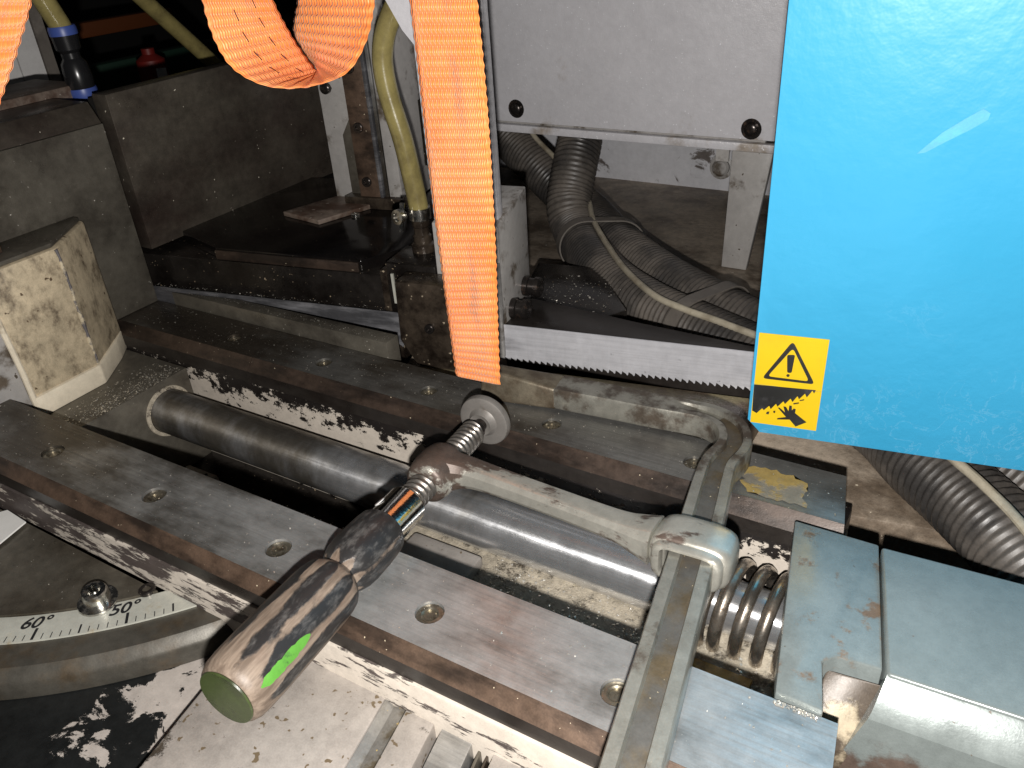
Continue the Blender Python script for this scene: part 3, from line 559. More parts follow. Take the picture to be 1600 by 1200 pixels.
# ------------------------------------------------------------------ black support box behind the band
bx = thing('support_box', 'oily black box shaped support behind the saw band, left of the guide', 'machine part', SAW @ at(-0.58, 0.09, -0.06))
part('body', bm_box(-0.790, -0.412, 0.012, 0.185, -0.06, 0.058, 0.0015), 'black_oil', bx, SAW)
part('top_plate', bm_prism([(-0.640, 0.0165), (-0.438, 0.0165), (-0.405, 0.060), (-0.405, 0.30), (-0.760, 0.30), (-0.760, 0.075)], 0.0583, 0.0725, 0.0022), 'black_film', bx, SAW)
part('edge_strip', bm_box(-0.640, -0.440, 0.0128, 0.0163, 0.0585, 0.0705, 0.0012), 'rail_edge_far', bx, SAW)
part('end_lip', bm_box(-0.4115, -0.395, 0.010, 0.055, -0.05, 0.066, 0.002), 'brown_oil', bx, SAW)
for q in ((-0.520, 0.150), (-0.455, 0.150)): cap_bolt(bx, SAW @ Vector((q[0], q[1], 0.0726)), (0, 0, 1), 0.006, 0.004, 'bolt_bright', washer=False)
solo('scrap_plate', bm_prism([(-0.620, 0.134), (-0.552, 0.112), (-0.512, 0.185), (-0.560, 0.245)], 0.0728, 0.0790, 0.001), 'rust_plate', 'rusty loose plate lying on the black support', 'plate', SAW @ at(-0.57, 0.16, 0.0728), frame=SAW)
# ------------------------------------------------------------------ column with linear rail
cl = thing('guide_column', 'grimy grey column with bolted steel guide strips behind the hose', 'machine column', SAW @ at(-0.53, 0.22, 0.0728))
part('cover_plate', bm_box(-0.580, -0.505, 0.2055, 0.2125, 0.0735, 0.55, 0.001), 'grey_dirty', cl, SAW)
part('web', bm_box(-0.575, -0.470, 0.213, 0.30, 0.0735, 0.55, 0.001), 'grey_dirty', cl, SAW)
part('bracket', bm_prism([(-0.549, 0.0735), (-0.549, 0.165), (-0.533, 0.190), (-0.500, 0.190), (-0.500, 0.0735)], 0.196, 0.205, 0.001, axis='y'), M['ground_steel'], cl, SAW)
part('guide_strip', bm_box(-0.530, -0.500, 0.186, 0.1955, 0.0735, 0.55, 0.0012), 'rail_edge', cl, SAW)
part('bright_strip', bm_box(-0.4990, -0.4945, 0.184, 0.1955, 0.0735, 0.55, 0.0006), 'blade', cl, SAW)
part('bright_strip', bm_box(-0.4935, -0.4890, 0.188, 0.1955, 0.0735, 0.55, 0.0006), 'rail', cl, SAW)
part('grey_strip', bm_box(-0.4880, -0.4700, 0.190, 0.2055, 0.0735, 0.55, 0.0008), 'grey_dirty', cl, SAW)
part('foot', bm_box(-0.552, -0.462, 0.180, 0.240, 0.0727, 0.088, 0.001), 'brown_oil', cl, SAW)
for q, mt in (((-0.567, 0.2053, 0.222), 'bolt_dark'),):
    cap_bolt(cl, SAW @ Vector(q), SAW.to_3x3() @ Vector((0, -1, 0)), 0.0072, 0.006, mt, 'screw', washer=False, socket=False)
for z in (0.178, 0.108, 0.25, 0.32): cap_bolt(cl, SAW @ Vector((-0.5165, 0.1858, z)), SAW.to_3x3() @ Vector((0, -1, 0)), 0.0065, 0.004, 'bolt_dark', 'screw', washer=False)
# ------------------------------------------------------------------ blade guide
gd = thing('blade_guide', 'grey guide post with greasy guide head straddling the saw band, behind the hanging strap', 'blade guide', SAW @ at(-0.31, 0.03, -0.03))
part('post', bm_box(-0.340, -0.2650, 0.020, 0.034, 0.120, 0.60, 0.0015), 'grey_paint', gd, SAW)
part('post_gusset', bm_prism([(-0.3405, 0.60), (-0.385, 0.60), (-0.372, 0.352), (-0.352, 0.314), (-0.3405, 0.300)], 0.024, 0.030, axis='y'), 'grey_paint', gd, SAW)
part('guide_block', bm_hex([(-0.336, 0.004, 0.000), (-0.261, 0.004, 0.000), (-0.261, 0.092, 0.000), (-0.336, 0.092, 0.000), (-0.336, 0.006, 0.128), (-0.261, 0.006, 0.128), (-0.261, 0.095, 0.143), (-0.336, 0.095, 0.143)], 0.0015), 'grey_dirty', gd, SAW)
part('guide_head', bm_prism([(-0.372, 0.072), (-0.375, 0.0), (-0.357, -0.030), (-0.300, -0.034), (-0.285, 0.0), (-0.285, 0.072)], -0.028, 0.0035, 0.003, axis='y'), 'brown_oil', gd, SAW)
part('head_plate', bm_box(-0.290, -0.2595, -0.006, 0.0035, -0.020, 0.090, 0.0015), 'grey_dirty', gd, SAW)
part('rear_head', bm_box(-0.400, -0.337, 0.0045, 0.060, -0.015, 0.078, 0.003), 'black_oil', gd, SAW)
e_ = SAW.to_3x3() @ Vector((1, 0, 0))
for w, z in ((0.072, 0.0335), (0.030, 0.025)):
    pb = SAW @ Vector((-0.2608, w, z))
    part('bolt', bm_lathe([(0, 0), (0.0115, 0), (0.0115, 0.006), (0.0098, 0.007), (0.0098, 0.013), (0.0115, 0.0135), (0.0115, 0.019), (0.0085, 0.021), (0.0048, 0.021), (0.0045, 0.017), (0, 0.017)], 20, axis_m(pb, e_)), 'bolt_dark', gd)
cap_bolt(gd, SAW @ Vector((-0.335, -0.0283, 0.020)), SAW.to_3x3() @ Vector((0, -1, 0)), 0.0055, 0.004, 'bolt_dark', washer=False)
part('brass_pin', bm_box(-0.3925, -0.3895, 0.002, 0.0043, 0.030, 0.066), 'scale', gd, SAW)
# coolant hose with its clamp and fitting
hs = thing('coolant_hose', 'yellowed coolant hose curving down to a clamped fitting left of the strap', 'hose', SAW @ at(-0.372, 0.05, 0.08))
hp = [(-0.372, 0.05, 0.122), (-0.3745, 0.05, 0.150), (-0.381, 0.05, 0.2007), (-0.3885, 0.05, 0.236), (-0.3925, 0.05, 0.262), (-0.3925, 0.051, 0.287), (-0.3850, 0.053, 0.312), (-0.3690, 0.056, 0.338), (-0.345, 0.06, 0.370), (-0.32, 0.07, 0.42)]
part('tube', bm_tube(spline(hp, 6), 0.0110, 18), 'hose_yellow', hs, SAW)
part('clamp_band', bm_lathe([(0.0112, 0), (0.0124, 0), (0.0124, 0.013), (0.0112, 0.013)], 28, at(-0.3718, 0.05, 0.115)), 'bolt_bright', hs, SAW)
part('clamp_screw', bm_lathe([(0, 0), (0.0050, 0), (0.0062, 0.003), (0.0062, 0.006), (0.0085, 0.0065), (0.0085, 0.012), (0.0050, 0.0125), (0.0045, 0.010), (0, 0.010)], 16, axis_m((-0.3880, 0.0435, 0.1195), (-0.3, -0.9, 0.1))), 'bolt_bright', hs, SAW)
part('clamp_tail', bm_hex([(-0.392, 0.034, 0.103), (-0.388, 0.034, 0.103), (-0.388, 0.036, 0.103), (-0.392, 0.036, 0.103), (-0.388, 0.036, 0.136), (-0.382, 0.036, 0.136), (-0.382, 0.038, 0.136), (-0.388, 0.038, 0.136)]), 'bolt_bright', hs, SAW)
part('fitting', bm_lathe([(0, 0), (0.0150, 0), (0.0160, 0.006), (0.0135, 0.012), (0.0135, 0.020), (0.0105, 0.022), (0.0105, 0.030), (0.0088, 0.032), (0.0088, 0.040), (0.0100, 0.042), (0.0100, 0.050)], 18, at(-0.3712, 0.048, 0.066)), 'brown_oil', hs, SAW)

# ------------------------------------------------------------------ grey housing at the back
hb = thing('grey_housing', 'large pale grey sheet metal housing on a leg behind the conduits', 'machine housing', at(-0.65, 1.2, -0.06))
part('front_panel', bm_box(-1.05, -0.2760, 1.088, 1.094, 0.1235, 0.70, 0.001), 'grey_paint', hb)
part('shell', bm_box(-1.05, -0.2890, 1.0945, 1.38, 0.1190, 0.70, 0.001), 'grey_dirty', hb)
part('bottom_lip', bm_box(-1.05, -0.2750, 1.0860, 1.100, 0.1080, 0.1190, 0.001), 'grey_paint', hb)
part('leg', bm_hex([(-0.3340, 1.0880, -0.0595), (-0.2985, 1.0880, -0.0595), (-0.2985, 1.1000, -0.0595), (-0.3340, 1.1000, -0.0595), (-0.3300, 1.0880, 0.1075), (-0.2760, 1.0880, 0.1075), (-0.2760, 1.1000, 0.1075), (-0.3300, 1.1000, 0.1075)], 0.001), 'grey_dirty', hb)
part('side_frame', bm_box(-0.2755, -0.2400, 1.0920, 1.1000, 0.1080, 0.70, 0.001), 'grey_paint', hb)
part('leg_gusset', bm_prism([(-0.352, 0.1075), (-0.3345, 0.1075), (-0.3345, 0.092), (-0.352, 0.092)], 1.0885, 1.092, axis='y'), 'grey_dirty', hb)
for x, z in ((-0.663, 0.1430), (-0.3070, 0.1375)): cap_bolt(hb, (x, 1.0880, z), (0, -1, 0), 0.0088, 0.006, 'bolt_dark', 'screw', washer=True, socket=False)
solo('stop_bracket', bm_prism([(-0.40, 0.150), (-0.400, 0.225), (-0.378, 0.240), (-0.345, 0.240), (-0.345, 0.232), (-0.374, 0.230), (-0.388, 0.220), (-0.388, 0.150)], 0.13, 0.16, 0.0008, axis='y'), 'black_oil',
     'small black angle bracket right of the yellow hose', 'bracket', SAW @ at(-0.385, 0.14, 0.15), frame=SAW)
solo('wall_bolt', bm_lathe([(0, 0), (0.020, 0), (0.021, 0.004), (0.015, 0.005), (0.015, 0.014), (0.011, 0.017), (0, 0.018)], 20, axis_m((-0.447, 1.4198, -0.018), (0.1, -1, 0.15))), 'grey_dirty', 'dirty bolt head on the white rear panel', 'bolt', at(-0.447, 1.4198, -0.018))
# dark beam and plate behind the band, right of the guide
solo('dark_beam', bm_prism([(-0.262, 0.0045), (0.25, 0.0045), (0.25, 0.012), (0.0, 0.0185), (-0.119, 0.0440), (-0.255, 0.0780)], -0.059, 0.0160, 0.001), 'rail_side', 'dark grey flat beam directly behind the bright saw band', 'beam', SAW @ at(-0.1, 0.03, -0.059), frame=SAW)
solo('chip_plate', bm_prism([(-0.285, 0.092), (-0.180, 0.078), (-0.150, 0.115), (-0.215, 0.230), (-0.300, 0.230)], -0.0595, -0.005, 0.003), 'black_oil', 'oily black plate full of chips between guide and conduits', 'plate', SAW @ at(-0.23, 0.15, -0.0595), frame=SAW)
solo('chip_ledge', bm_prism([(-0.53, 0.5845), (-0.165, 0.5845), (-0.165, 0.7150), (-0.53, 0.6480)], -0.0598, -0.0300, 0.001), layered('olive_gritty_ledge', ((0.30, 0.255, 0.15), 0.5, 0.0, 0.5), ((0.14, 0.095, 0.060), 0.5, 0.1, 0.6), 18, 0.47, 0.12, specks=(260, 0.70, (0.5, 0.42, 0.28)), relief=0.0002, grain=0.0006), 'olive gritty ledge under the saw band behind the far rail', 'ledge', at(-0.3, 0.62, -0.0598))
solo('band_wiper', bm_box(0.006, 0.020, -0.018, -0.004, -0.060, -0.012, 0.002), 'grey_dirty', 'small pale block below the band at the blue cover edge', 'block', SAW @ at(0.013, -0.011, -0.06), frame=SAW)

# ------------------------------------------------------------------ corrugated conduits, cable, ties
def conduit(pts, r, label):
    path = spline(pts, 24); L = 0; d = [0]
    for i in range(1, len(path)): L += (path[i] - path[i - 1]).length; d.append(L)
    step = 0.0018; n = int(L / step); out = []; rad = []; j = 0
    for i in range(n):
        s = i * step
        while j < len(d) - 2 and d[j + 1] < s: j += 1
        t = (s - d[j]) / max(d[j + 1] - d[j], 1e-9); out.append(path[j].lerp(path[j + 1], t))
        rad.append(r - (0, 0.0002, 0.0022, 0.0020)[i % 4])
    return solo('corrugated_conduit', bm_tube(out, rad, 26), 'conduit', label, 'conduit', at(*pts[0]), group='corrugated conduits behind the saw band', smooth=60)
conduit([(-0.590, 1.17, 0.20), (-0.5816, 1.14, 0.1028), (-0.5744, 1.10, 0.0555), (-0.5650, 1.062, 0.0094), (-0.5311, 1.0275, -0.0200), (-0.4344, 0.921, -0.0265), (-0.3487, 0.8579, -0.0270), (-0.2662, 0.8201, -0.0270), (-0.1976, 0.792, -0.0275), (-0.1152, 0.757, -0.0280), (-0.0552, 0.7167, -0.0280), (-0.0158, 0.6719, -0.0290), (0.0232, 0.6340, -0.0310), (0.0640, 0.5932, -0.037), (0.10, 0.555, -0.055), (0.16, 0.48, -0.12)],
        0.0345, 'black corrugated conduit nearest the saw band, standing upright at its far end')
conduit([(-0.80, 1.22, 0.16), (-0.7552, 1.20, 0.0760), (-0.6786, 1.17, 0.0313), (-0.6214, 1.150, 0.000), (-0.5628, 1.1253, -0.0200), (-0.4732, 1.0363, -0.0260), (-0.3616, 0.9419, -0.0270), (-0.2714, 0.8836, -0.0270), (-0.2173, 0.8558, -0.0270), (-0.10, 0.815, -0.0275), (-0.0018, 0.742, -0.0280), (0.0450, 0.695, -0.0290), (0.0860, 0.655, -0.0330), (0.13, 0.60, -0.055), (0.19, 0.53, -0.12)],
        0.0345, 'black corrugated conduit farther from the saw band, beyond the ivory cable')
solo('ivory_cable', bm_tube(spline([(-0.70, 1.17, 0.14), (-0.6756, 1.150, 0.0937), (-0.6223, 1.130, 0.0598), (-0.5900, 1.1200, 0.0300), (-0.5450, 1.0850, 0.0180), (-0.5089, 1.0283, 0.0120), (-0.4643, 0.9680, 0.0100), (-0.3958, 0.8850, 0.0090), (-0.3323, 0.8272, 0.0080), (-0.2860, 0.8079, 0.0060), (-0.2302, 0.7918, 0.0050), (-0.10, 0.735, 0.008), (-0.0190, 0.6620, 0.0075), (-0.0016, 0.6400, 0.0075), (0.0300, 0.6080, 0.0060), (0.0640, 0.5680, 0.0010), (0.0950, 0.5300, -0.02)], 10), 0.0040, 12),
     'cable', 'thin ivory cable lying along the black conduits', 'cable', at(-0.4, 0.9, 0.0))
def tie(c1, c2, d, label):
    c1, c2 = Vector(c1), Vector(c2); ax = (c2 - c1); L = ax.length; ax.normalize(); d = Vector(d).normalized(); up = d.cross(ax).normalized(); rr = 0.0366; pts = []
    for i in range(17): a = -math.pi / 2 + math.pi * i / 16; pts.append(c2 + ax * math.cos(a) * rr + up * math.sin(a) * rr)
    for i in range(17): a = math.pi / 2 + math.pi * i / 16; pts.append(c1 + ax * math.cos(a) * rr + up * math.sin(a) * rr)
    pts.append(pts[0]); b = bmesh.new(); prev = None
    for p in pts:
        ctr = (c1 + c2) / 2; o = (p - ctr).normalized()
        row = [b.verts.new(p + d * s + o * t) for s, t in ((-0.009, 0), (-0.009, 0.0022), (0.009, 0.0022), (0.009, 0))]
        if prev:
            for k in range(4): b.faces.new((prev[k], prev[(k + 1) % 4], row[(k + 1) % 4], row[k]))
        prev = row
    bmesh.ops.recalc_face_normals(b, faces=b.faces[:])
    solo('cable_tie', b, 'tie', label, 'cable tie', at(*c1), group='ties binding the two conduits')
tie((-0.513, 1.008, -0.0225), (-0.473, 1.036, -0.0260), (0.67, -0.74, 0), 'dusty tie round both conduits nearer the grey housing')
tie((-0.285, 0.829, -0.0270), (-0.262, 0.878, -0.0270), (0.87, -0.48, 0), 'dusty tie round both conduits nearer the blue cover')

# ------------------------------------------------------------------ blue cover with its two warning labels
bc = thing('blue_cover', 'glossy bright blue sheet metal cover with yellow warning labels', 'machine cover', SAW @ at(0.2, -0.157, 0.03))
W0 = -0.1572
part('front_sheet', bm_prism([(0.0141, 0.80), (0.0141, 0.0425), (0.0245, 0.0315), (0.46, 0.0285), (0.46, 0.80)], W0, W0 + 0.003, 0.0006, axis='y'), 'blue', bc, SAW)
part('bottom_flange', bm_box(0.0250, 0.46, W0 + 0.0032, W0 + 0.05, 0.0320, 0.0345), 'blue_edge', bc, SAW)
part('side_flange', bm_box(0.0143, 0.0168, W0 + 0.0032, W0 + 0.05, 0.0440, 0.80), 'blue_edge', bc, SAW)
def lab(name, quad, u0, u1, z0, z1):
    l = part(name, bm_box(u0, u1, W0 - 0.00045, W0 - 0.00005, z0, z1), 'yellow', bc, SAW, smooth=0)
    (ox, oy), (ax, ay), (bx_, by) = quad; det = ax * by - ay * bx_
    def cv(x, y):
        x -= ox; y -= oy; s = (x * by - y * bx_) / det; t = (ax * y - ay * x) / det
        return (u0 + s * (u1 - u0), z0 + t * (z1 - z0))
    return l, cv
def flat(name, polys, parent, mat='print'):
    b = bmesh.new()
    for poly in polys:
        ed = [b.verts.new((a, W0 - 0.0007, c)) for a, c in poly]; b.faces.new(ed).normal_update()
    bmesh.ops.triangulate(b, faces=b.faces[:])
    for f in b.faces:
        f.normal_update()
        if f.normal.y > 0: f.normal_flip()
    return part(name, b, mat, parent, SAW, smooth=0)
def rounded(pts, r, n=5):
    out = []
    for i, p in enumerate(pts):
        p = Vector(p); a = Vector(pts[i - 1]) - p; c = Vector(pts[(i + 1) % len(pts)]) - p
        s = p + a.normalized() * r; e = p + c.normalized() * r
        out += [tuple(s.lerp(p, t / n).lerp(p.lerp(e, t / n), t / n)) for t in range(n + 1)]
    return out
lab1, cv = lab('warning_label', ((500, 615), (695, 75), (45, -490)), 0.0165, 0.0668, 0.0768, 0.1220)
to = [cv(*p) for p in rounded([(885, 205), (580, 560), (1122, 618)], 48)]; ti = [cv(*p) for p in rounded([(888, 272), (640, 540), (1062, 588)], 40)]
n = len(to); flat('warning_triangle', [[to[i], to[(i + 1) % n], ti[(i + 1) % n], ti[i]] for i in range(n)], lab1)
flat('exclamation_mark', [[cv(*p) for p in rounded([(832, 335), (912, 335), (884, 508), (838, 505)], 18)], [cv(848 + 17 * math.cos(k * 0.5236), 532 + 14 * math.sin(k * 0.5236)) for k in range(12)]], lab1)
lab2, cv = lab('cutting_label', ((440, 1050), (690, 100), (60, -435)), 0.0165, 0.0668, 0.0406, 0.0765)
flat('saw_teeth', [[cv(*p) for p in [(500, 618), (484, 750), (466, 915), (512, 945), (575, 890), (590, 912), (650, 862), (664, 900), (722, 840), (736, 872), (800, 812), (816, 842), (874, 782), (893, 820), (946, 755), (960, 790), (1022, 728), (1040, 770), (1098, 696), (1114, 728), (1132, 690)]]], lab2)
flat('hand', [[cv(*p) for p in [(1035, 1050), (920, 1100), (860, 1020), (728, 1018), (732, 1002), (822, 990), (738, 882), (758, 882), (812, 935), (798, 868), (826, 874), (850, 922), (860, 858), (886, 862), (886, 912), (906, 892), (926, 900), (918, 945)]]], lab2)
flat('cut_marks', [[cv(*p) for p in q] for q in ([(902, 832), (960, 824), (958, 838), (904, 848)], [(968, 798), (1014, 788), (1012, 802), (968, 810)], [(690, 920), (714, 916), (708, 945), (692, 942)], [(622, 930), (650, 926), (640, 960), (612, 955)])], lab2)
flat('scratch', [[(0.1017, 0.2609), (0.1065, 0.2618), (0.1180, 0.2695), (0.1290, 0.2765), (0.1379, 0.2830), (0.1385, 0.2870), (0.1340, 0.2895), (0.1255, 0.2835), (0.1140, 0.2745)]], bc, layered('scratched_paint', ((0.065, 0.34, 0.54), 0.5, 0.0, 0.2), ((0.07, 0.37, 0.62), 0.4, 0.0, 0.2), 90, 0.44, 0.06, relief=0.0))

# ------------------------------------------------------------------ screw clamp lying across the rails
def frame_m(o, l, d, n): return Matrix(((l[0], d[0], n[0], o[0]), (l[1], d[1], n[1], o[1]), (l[2], d[2], n[2], o[2]), (0, 0, 0, 1)))
DC = (-0.3607, 0.5050, 0.0160)
KB = frame_m(DC, (0.9850, 0.1724, 0.0), (-0.1723, 0.9844, -0.0350), (-0.0060, 0.0345, 0.9994))      # bar: x lateral, y along
KS = frame_m(DC, (0.9959, 0.0908, 0.0), (-0.0908, 0.9954, -0.0300), (-0.0027, 0.0299, 0.9995))      # spindle and sliding arm
ck = thing('screw_clamp', 'worn steel screw clamp with black and bare wood handle lying across both rails', 'clamp', KS)
def ribbon(path, prof, bm=None):
    """path rows (x, y, half width, half height); prof = closed list of (t, h) in -1..1"""
    b = bmesh.new(); rows = []; n = len(path)
    for i, (x, y, hw, hh) in enumerate(path):
        a, c = path[max(i - 1, 0)], path[min(i + 1, n - 1)]
        t = Vector((c[0] - a[0], c[1] - a[1], 0)).normalized(); nr = Vector((-t.y, t.x, 0))
        pf = prof(x, y) if callable(prof) else prof
        rows.append([b.verts.new(Vector((x, y, 0)) + nr * (hw * p) + Vector((0, 0, hh * q))) for p, q in pf])
    m = len(pf)
    for i in range(n - 1):
        for k in range(m): b.faces.new((rows[i][k], rows[i][(k + 1) % m], rows[i + 1][(k + 1) % m], rows[i + 1][k]))
    b.faces.new(rows[0]); b.faces.new(rows[-1][::-1])
    bmesh.ops.recalc_face_normals(b, faces=b.faces[:]); return join(bm, b)
def smooth_path(pts, per=6): return [tuple(v) for v in spline4(pts, per)]
def spline4(P, per):
    out = []
    for i in range(len(P) - 1):
        a, b_, c, d = P[max(i - 1, 0)], P[i], P[i + 1], P[min(i + 2, len(P) - 1)]
        for j in range(per):
            t = j / per; out.append(tuple(0.5 * (2 * b_[k] + (c[k] - a[k]) * t + (2 * a[k] - 5 * b_[k] + 4 * c[k] - d[k]) * t * t + (3 * b_[k] - a[k] - 3 * c[k] + d[k]) * t ** 3) for k in range(4)))
    out.append(P[-1]); return out
H = 0.0105
bar_path = smooth_path([(0.209, -0.60, 0.0157, H), (0.209, -0.30, 0.0157, H), (0.209, -0.10, 0.0155, H), (0.2085, -0.045, 0.0148, H), (0.2095, -0.018, 0.0142, H), (0.2165, 0.006, 0.0140, H), (0.2160, 0.024, 0.0138, H), (0.2085, 0.0415, 0.0136, H), (0.1920, 0.0530, 0.0132, H), (0.1720, 0.0565, 0.0130, H), (0.1400, 0.0590, 0.0135, H), (0.0950, 0.0640, 0.0142, H), (0.0620, 0.0672, 0.0150, H), (0.0480, 0.0690, 0.0150, H)], 7)
groove = [(-1, -0.8), (-0.93, -1), (-0.46, -1), (-0.38, -0.5), (0.38, -0.5), (0.46, -1), (0.93, -1), (1, -0.8), (1, 0.8), (0.93, 1), (0.46, 1), (0.38, 0.55), (-0.38, 0.55), (-0.46, 1), (-0.93, 1), (-1, 0.8)]
def groove_at(x, y):
    f = min(1, max(0, (x - 0.155) / 0.035)) if y > 0.03 else 1.0
    return [(p, q * (1 - f) + f * q if abs(q) > 0.7 else (math.copysign(1.0, q) * (1 - f) + q * f)) for p, q in groove]
part('bar', ribbon(bar_path, groove_at), 'clamp_bar', ck, KB, smooth=35)
groove_floor = [(x, y, hw * 0.385, 0.0062) for x, y, hw, hh in bar_path if y < 0.05 and x > 0.19]
part('bar_groove', ribbon(groove_floor, [(-1, -0.9), (1, -0.9), (1, 0.96), (-1, 0.96)]), 'clamp_groove', ck, KB)
part('fixed_jaw', bm_hex([(-0.030, 0.056, -0.0145), (0.050, 0.0535, -0.0120), (0.050, 0.084, -0.0120), (-0.030, 0.076, -0.0145), (-0.026, 0.058, 0.0210), (0.050, 0.0535, 0.0108), (0.050, 0.0835, 0.0108), (-0.026, 0.074, 0.0190)], 0.0035, 3), 'tip', ck, KB)
# sliding arm: spindle boss, web, slotted head round the bar
part('spindle_boss', bm_lathe([(0, -0.022), (0.0145, -0.022), (0.0180, -0.019), (0.0200, -0.008), (0.0200, 0.006), (0.0185, 0.014), (0.0150, 0.019), (0, 0.019)], 36, axis_m((0.0, -0.083, 0.0), (0, 1, 0))), 'clamp_arm', ck, KS, smooth=60)
arm_prof = [(-1, -0.6), (-0.86, -1), (0.86, -1), (1, -0.6), (1, 0.5), (0.84, 0.88), (0.5, 1.0), (-0.45, 0.98), (-0.62, 0.9), (-0.95, 0.45)]
arm_path = smooth_path([(0.006, -0.083, 0.0150, 0.0150), (0.026, -0.0790, 0.0115, 0.0098), (0.055, -0.0815, 0.0104, 0.0078), (0.110, -0.0895, 0.0102, 0.0074), (0.158, -0.0970, 0.0108, 0.0080), (0.176, -0.1000, 0.0130, 0.0105), (0.190, -0.1020, 0.0150, 0.0140)], 7)
aw = ribbon(arm_path, arm_prof); aw.transform(at(0, 0, 0.0028))
part('arm_web', aw, 'clamp_arm', ck, KS, smooth=24)
def head():
    """a rounded loop round the bar, open along it"""
    b = bmesh.new(); n = 40; rows = []
    for a0, (ox, oh, ix, ih) in ((-0.0160, (0.0262, 0.0160, 0.0195, 0.0125)), (-0.0140, (0.0285, 0.0180, 0.0172, 0.0118)), (-0.0070, (0.0294, 0.0188, 0.0172, 0.0118)), (0.0080, (0.0290, 0.0185, 0.0172, 0.0118)), (0.0135, (0.0275, 0.0175, 0.0172, 0.0118)), (0.0160, (0.0252, 0.0155, 0.0195, 0.0125))):
        def se(rx, rh, k, e=3.4):
            t = k * math.tau / n; c, s = math.cos(t), math.sin(t); return (math.copysign(abs(c) ** (2 / e), c) * rx, math.copysign(abs(s) ** (2 / e), s) * rh)
        rows.append(([b.verts.new((se(ox, oh, k)[0], a0, se(ox, oh, k)[1])) for k in range(n)], [b.verts.new((se(ix, ih, k, 6)[0], a0, se(ix, ih, k, 6)[1])) for k in range(n)]))
    for i in range(len(rows) - 1):
        for q in (0, 1):
            for k in range(n):
                f = (rows[i][q][k], rows[i][q][(k + 1) % n], rows[i + 1][q][(k + 1) % n], rows[i + 1][q][k]); b.faces.new(f)
    for r in (rows[0], rows[-1]):
        for k in range(n): b.faces.new((r[0][k], r[0][(k + 1) % n], r[1][(k + 1) % n], r[1][k]))
    bmesh.ops.recalc_face_normals(b, faces=b.faces[:]); return b
hd = head(); hd.transform(at(0.2085, -0.119, 0.0) @ Matrix.Rotation(R(-8), 4, 'Z'))
ah = part('arm_head', hd, 'clamp_arm', ck, KB, smooth=50)
def lip():
    b = bmesh.new(); n = 40; rows = []
    for a0, ox, oh, ix, ih in ((0.0, 0.0252, 0.0160, 0.0178, 0.0122), (-0.0055, 0.0246, 0.0155, 0.0178, 0.0122), (-0.0072, 0.0230, 0.0143, 0.0186, 0.0128)):
        def se(rx, rh, k, e):
            t = k * math.tau / n; c, s_ = math.cos(t), math.sin(t); return (math.copysign(abs(c) ** (2 / e), c) * rx, a0, math.copysign(abs(s_) ** (2 / e), s_) * rh)
        rows.append(([b.verts.new(se(ox, oh, k, 4)) for k in range(n)], [b.verts.new(se(ix, ih, k, 6)) for k in range(n)]))
    for i in range(2):
        for q in (0, 1):
            for k in range(n): b.faces.new((rows[i][q][k], rows[i][q][(k + 1) % n], rows[i + 1][q][(k + 1) % n], rows[i + 1][q][k]))
    for k in range(n): b.faces.new((rows[2][0][k], rows[2][0][(k + 1) % n], rows[2][1][(k + 1) % n], rows[2][1][k]))
    bmesh.ops.recalc_face_normals(b, faces=b.faces[:]); return b
lp = lip(); lp.transform(at(0.2085, -0.119, 0.0) @ Matrix.Rotation(R(-8), 4, 'Z') @ at(0.0, -0.0148, 0))
part('head_lip', lp, 'clamp_arm', ah, KB, smooth=50)
def thread(a0, a1, r, pitch, amp, seg=28, per=7):
    b = bmesh.new(); n = int((a1 - a0) / pitch * per); rows = []
    for i in range(n + 1):
        y = a0 + (a1 - a0) * i / n; row = []
        for k in range(seg):
            ph = ((y - a0) / pitch + k / seg) % 1.0; h = min(1, max(0, 1.6 - abs(ph - 0.5) * 5.0))
            row.append(b.verts.new(((r - amp + amp * h) * math.cos(k * math.tau / seg), y, (r - amp + amp * h) * math.sin(k * math.tau / seg))))
        rows.append(row)
    for i in range(n):
        for k in range(seg): b.faces.new((rows[i][k], rows[i][(k + 1) % seg], rows[i + 1][(k + 1) % seg], rows[i + 1][k]))
    b.faces.new(rows[0]); b.faces.new(rows[-1]); bmesh.ops.recalc_face_normals(b, faces=b.faces[:]); return b
sp = part('spindle', thread(-0.132, -0.021, 0.0118, 0.0058, 0.0019), 'thread', ck, KS, smooth=40)
part('spindle_neck', bm_lathe([(0, 0), (0.0075, 0), (0.0085, 0.006), (0.0060, 0.010), (0.0060, 0.019), (0, 0.019)], 20, axis_m((0, -0.021, 0), (0, 1, 0))), 'bolt_dark', sp, KS)
part('pressure_disc', bm_lathe([(0.006, -0.0030), (0.0105, -0.0045), (0.0125, -0.0005), (0.0140, 0.0010), (0.0215, 0.0010), (0.0238, 0.0020), (0.0245, 0.0040), (0.0245, 0.0075), (0.0230, 0.0095), (0, 0.0095)], 48, axis_m((0, -0.004, 0), (0.03, 1, 0.02))), 'disc', ck, KS)
fe = part('ferrule', bm_lathe([(0, 0), (0.0152, 0), (0.0162, 0.0012), (0.0162, 0.0325), (0.0150, 0.0345), (0, 0.0345)], 44, axis_m((0, -0.1640, 0), (0, 1, 0))), 'chrome', ck, KS)
part('rivet', bm_lathe([(0, 0), (0.0046, 0), (0.0042, 0.0008), (0, 0.0012)], 16, axis_m((-0.0104, -0.1500, 0.0123), (-0.645, 0, 0.764))), 'white_board', fe, KS)
def flute(f, h): return -0.012 * (0.5 + 0.5 * math.cos(f * math.tau * 9.0 + 0.9))
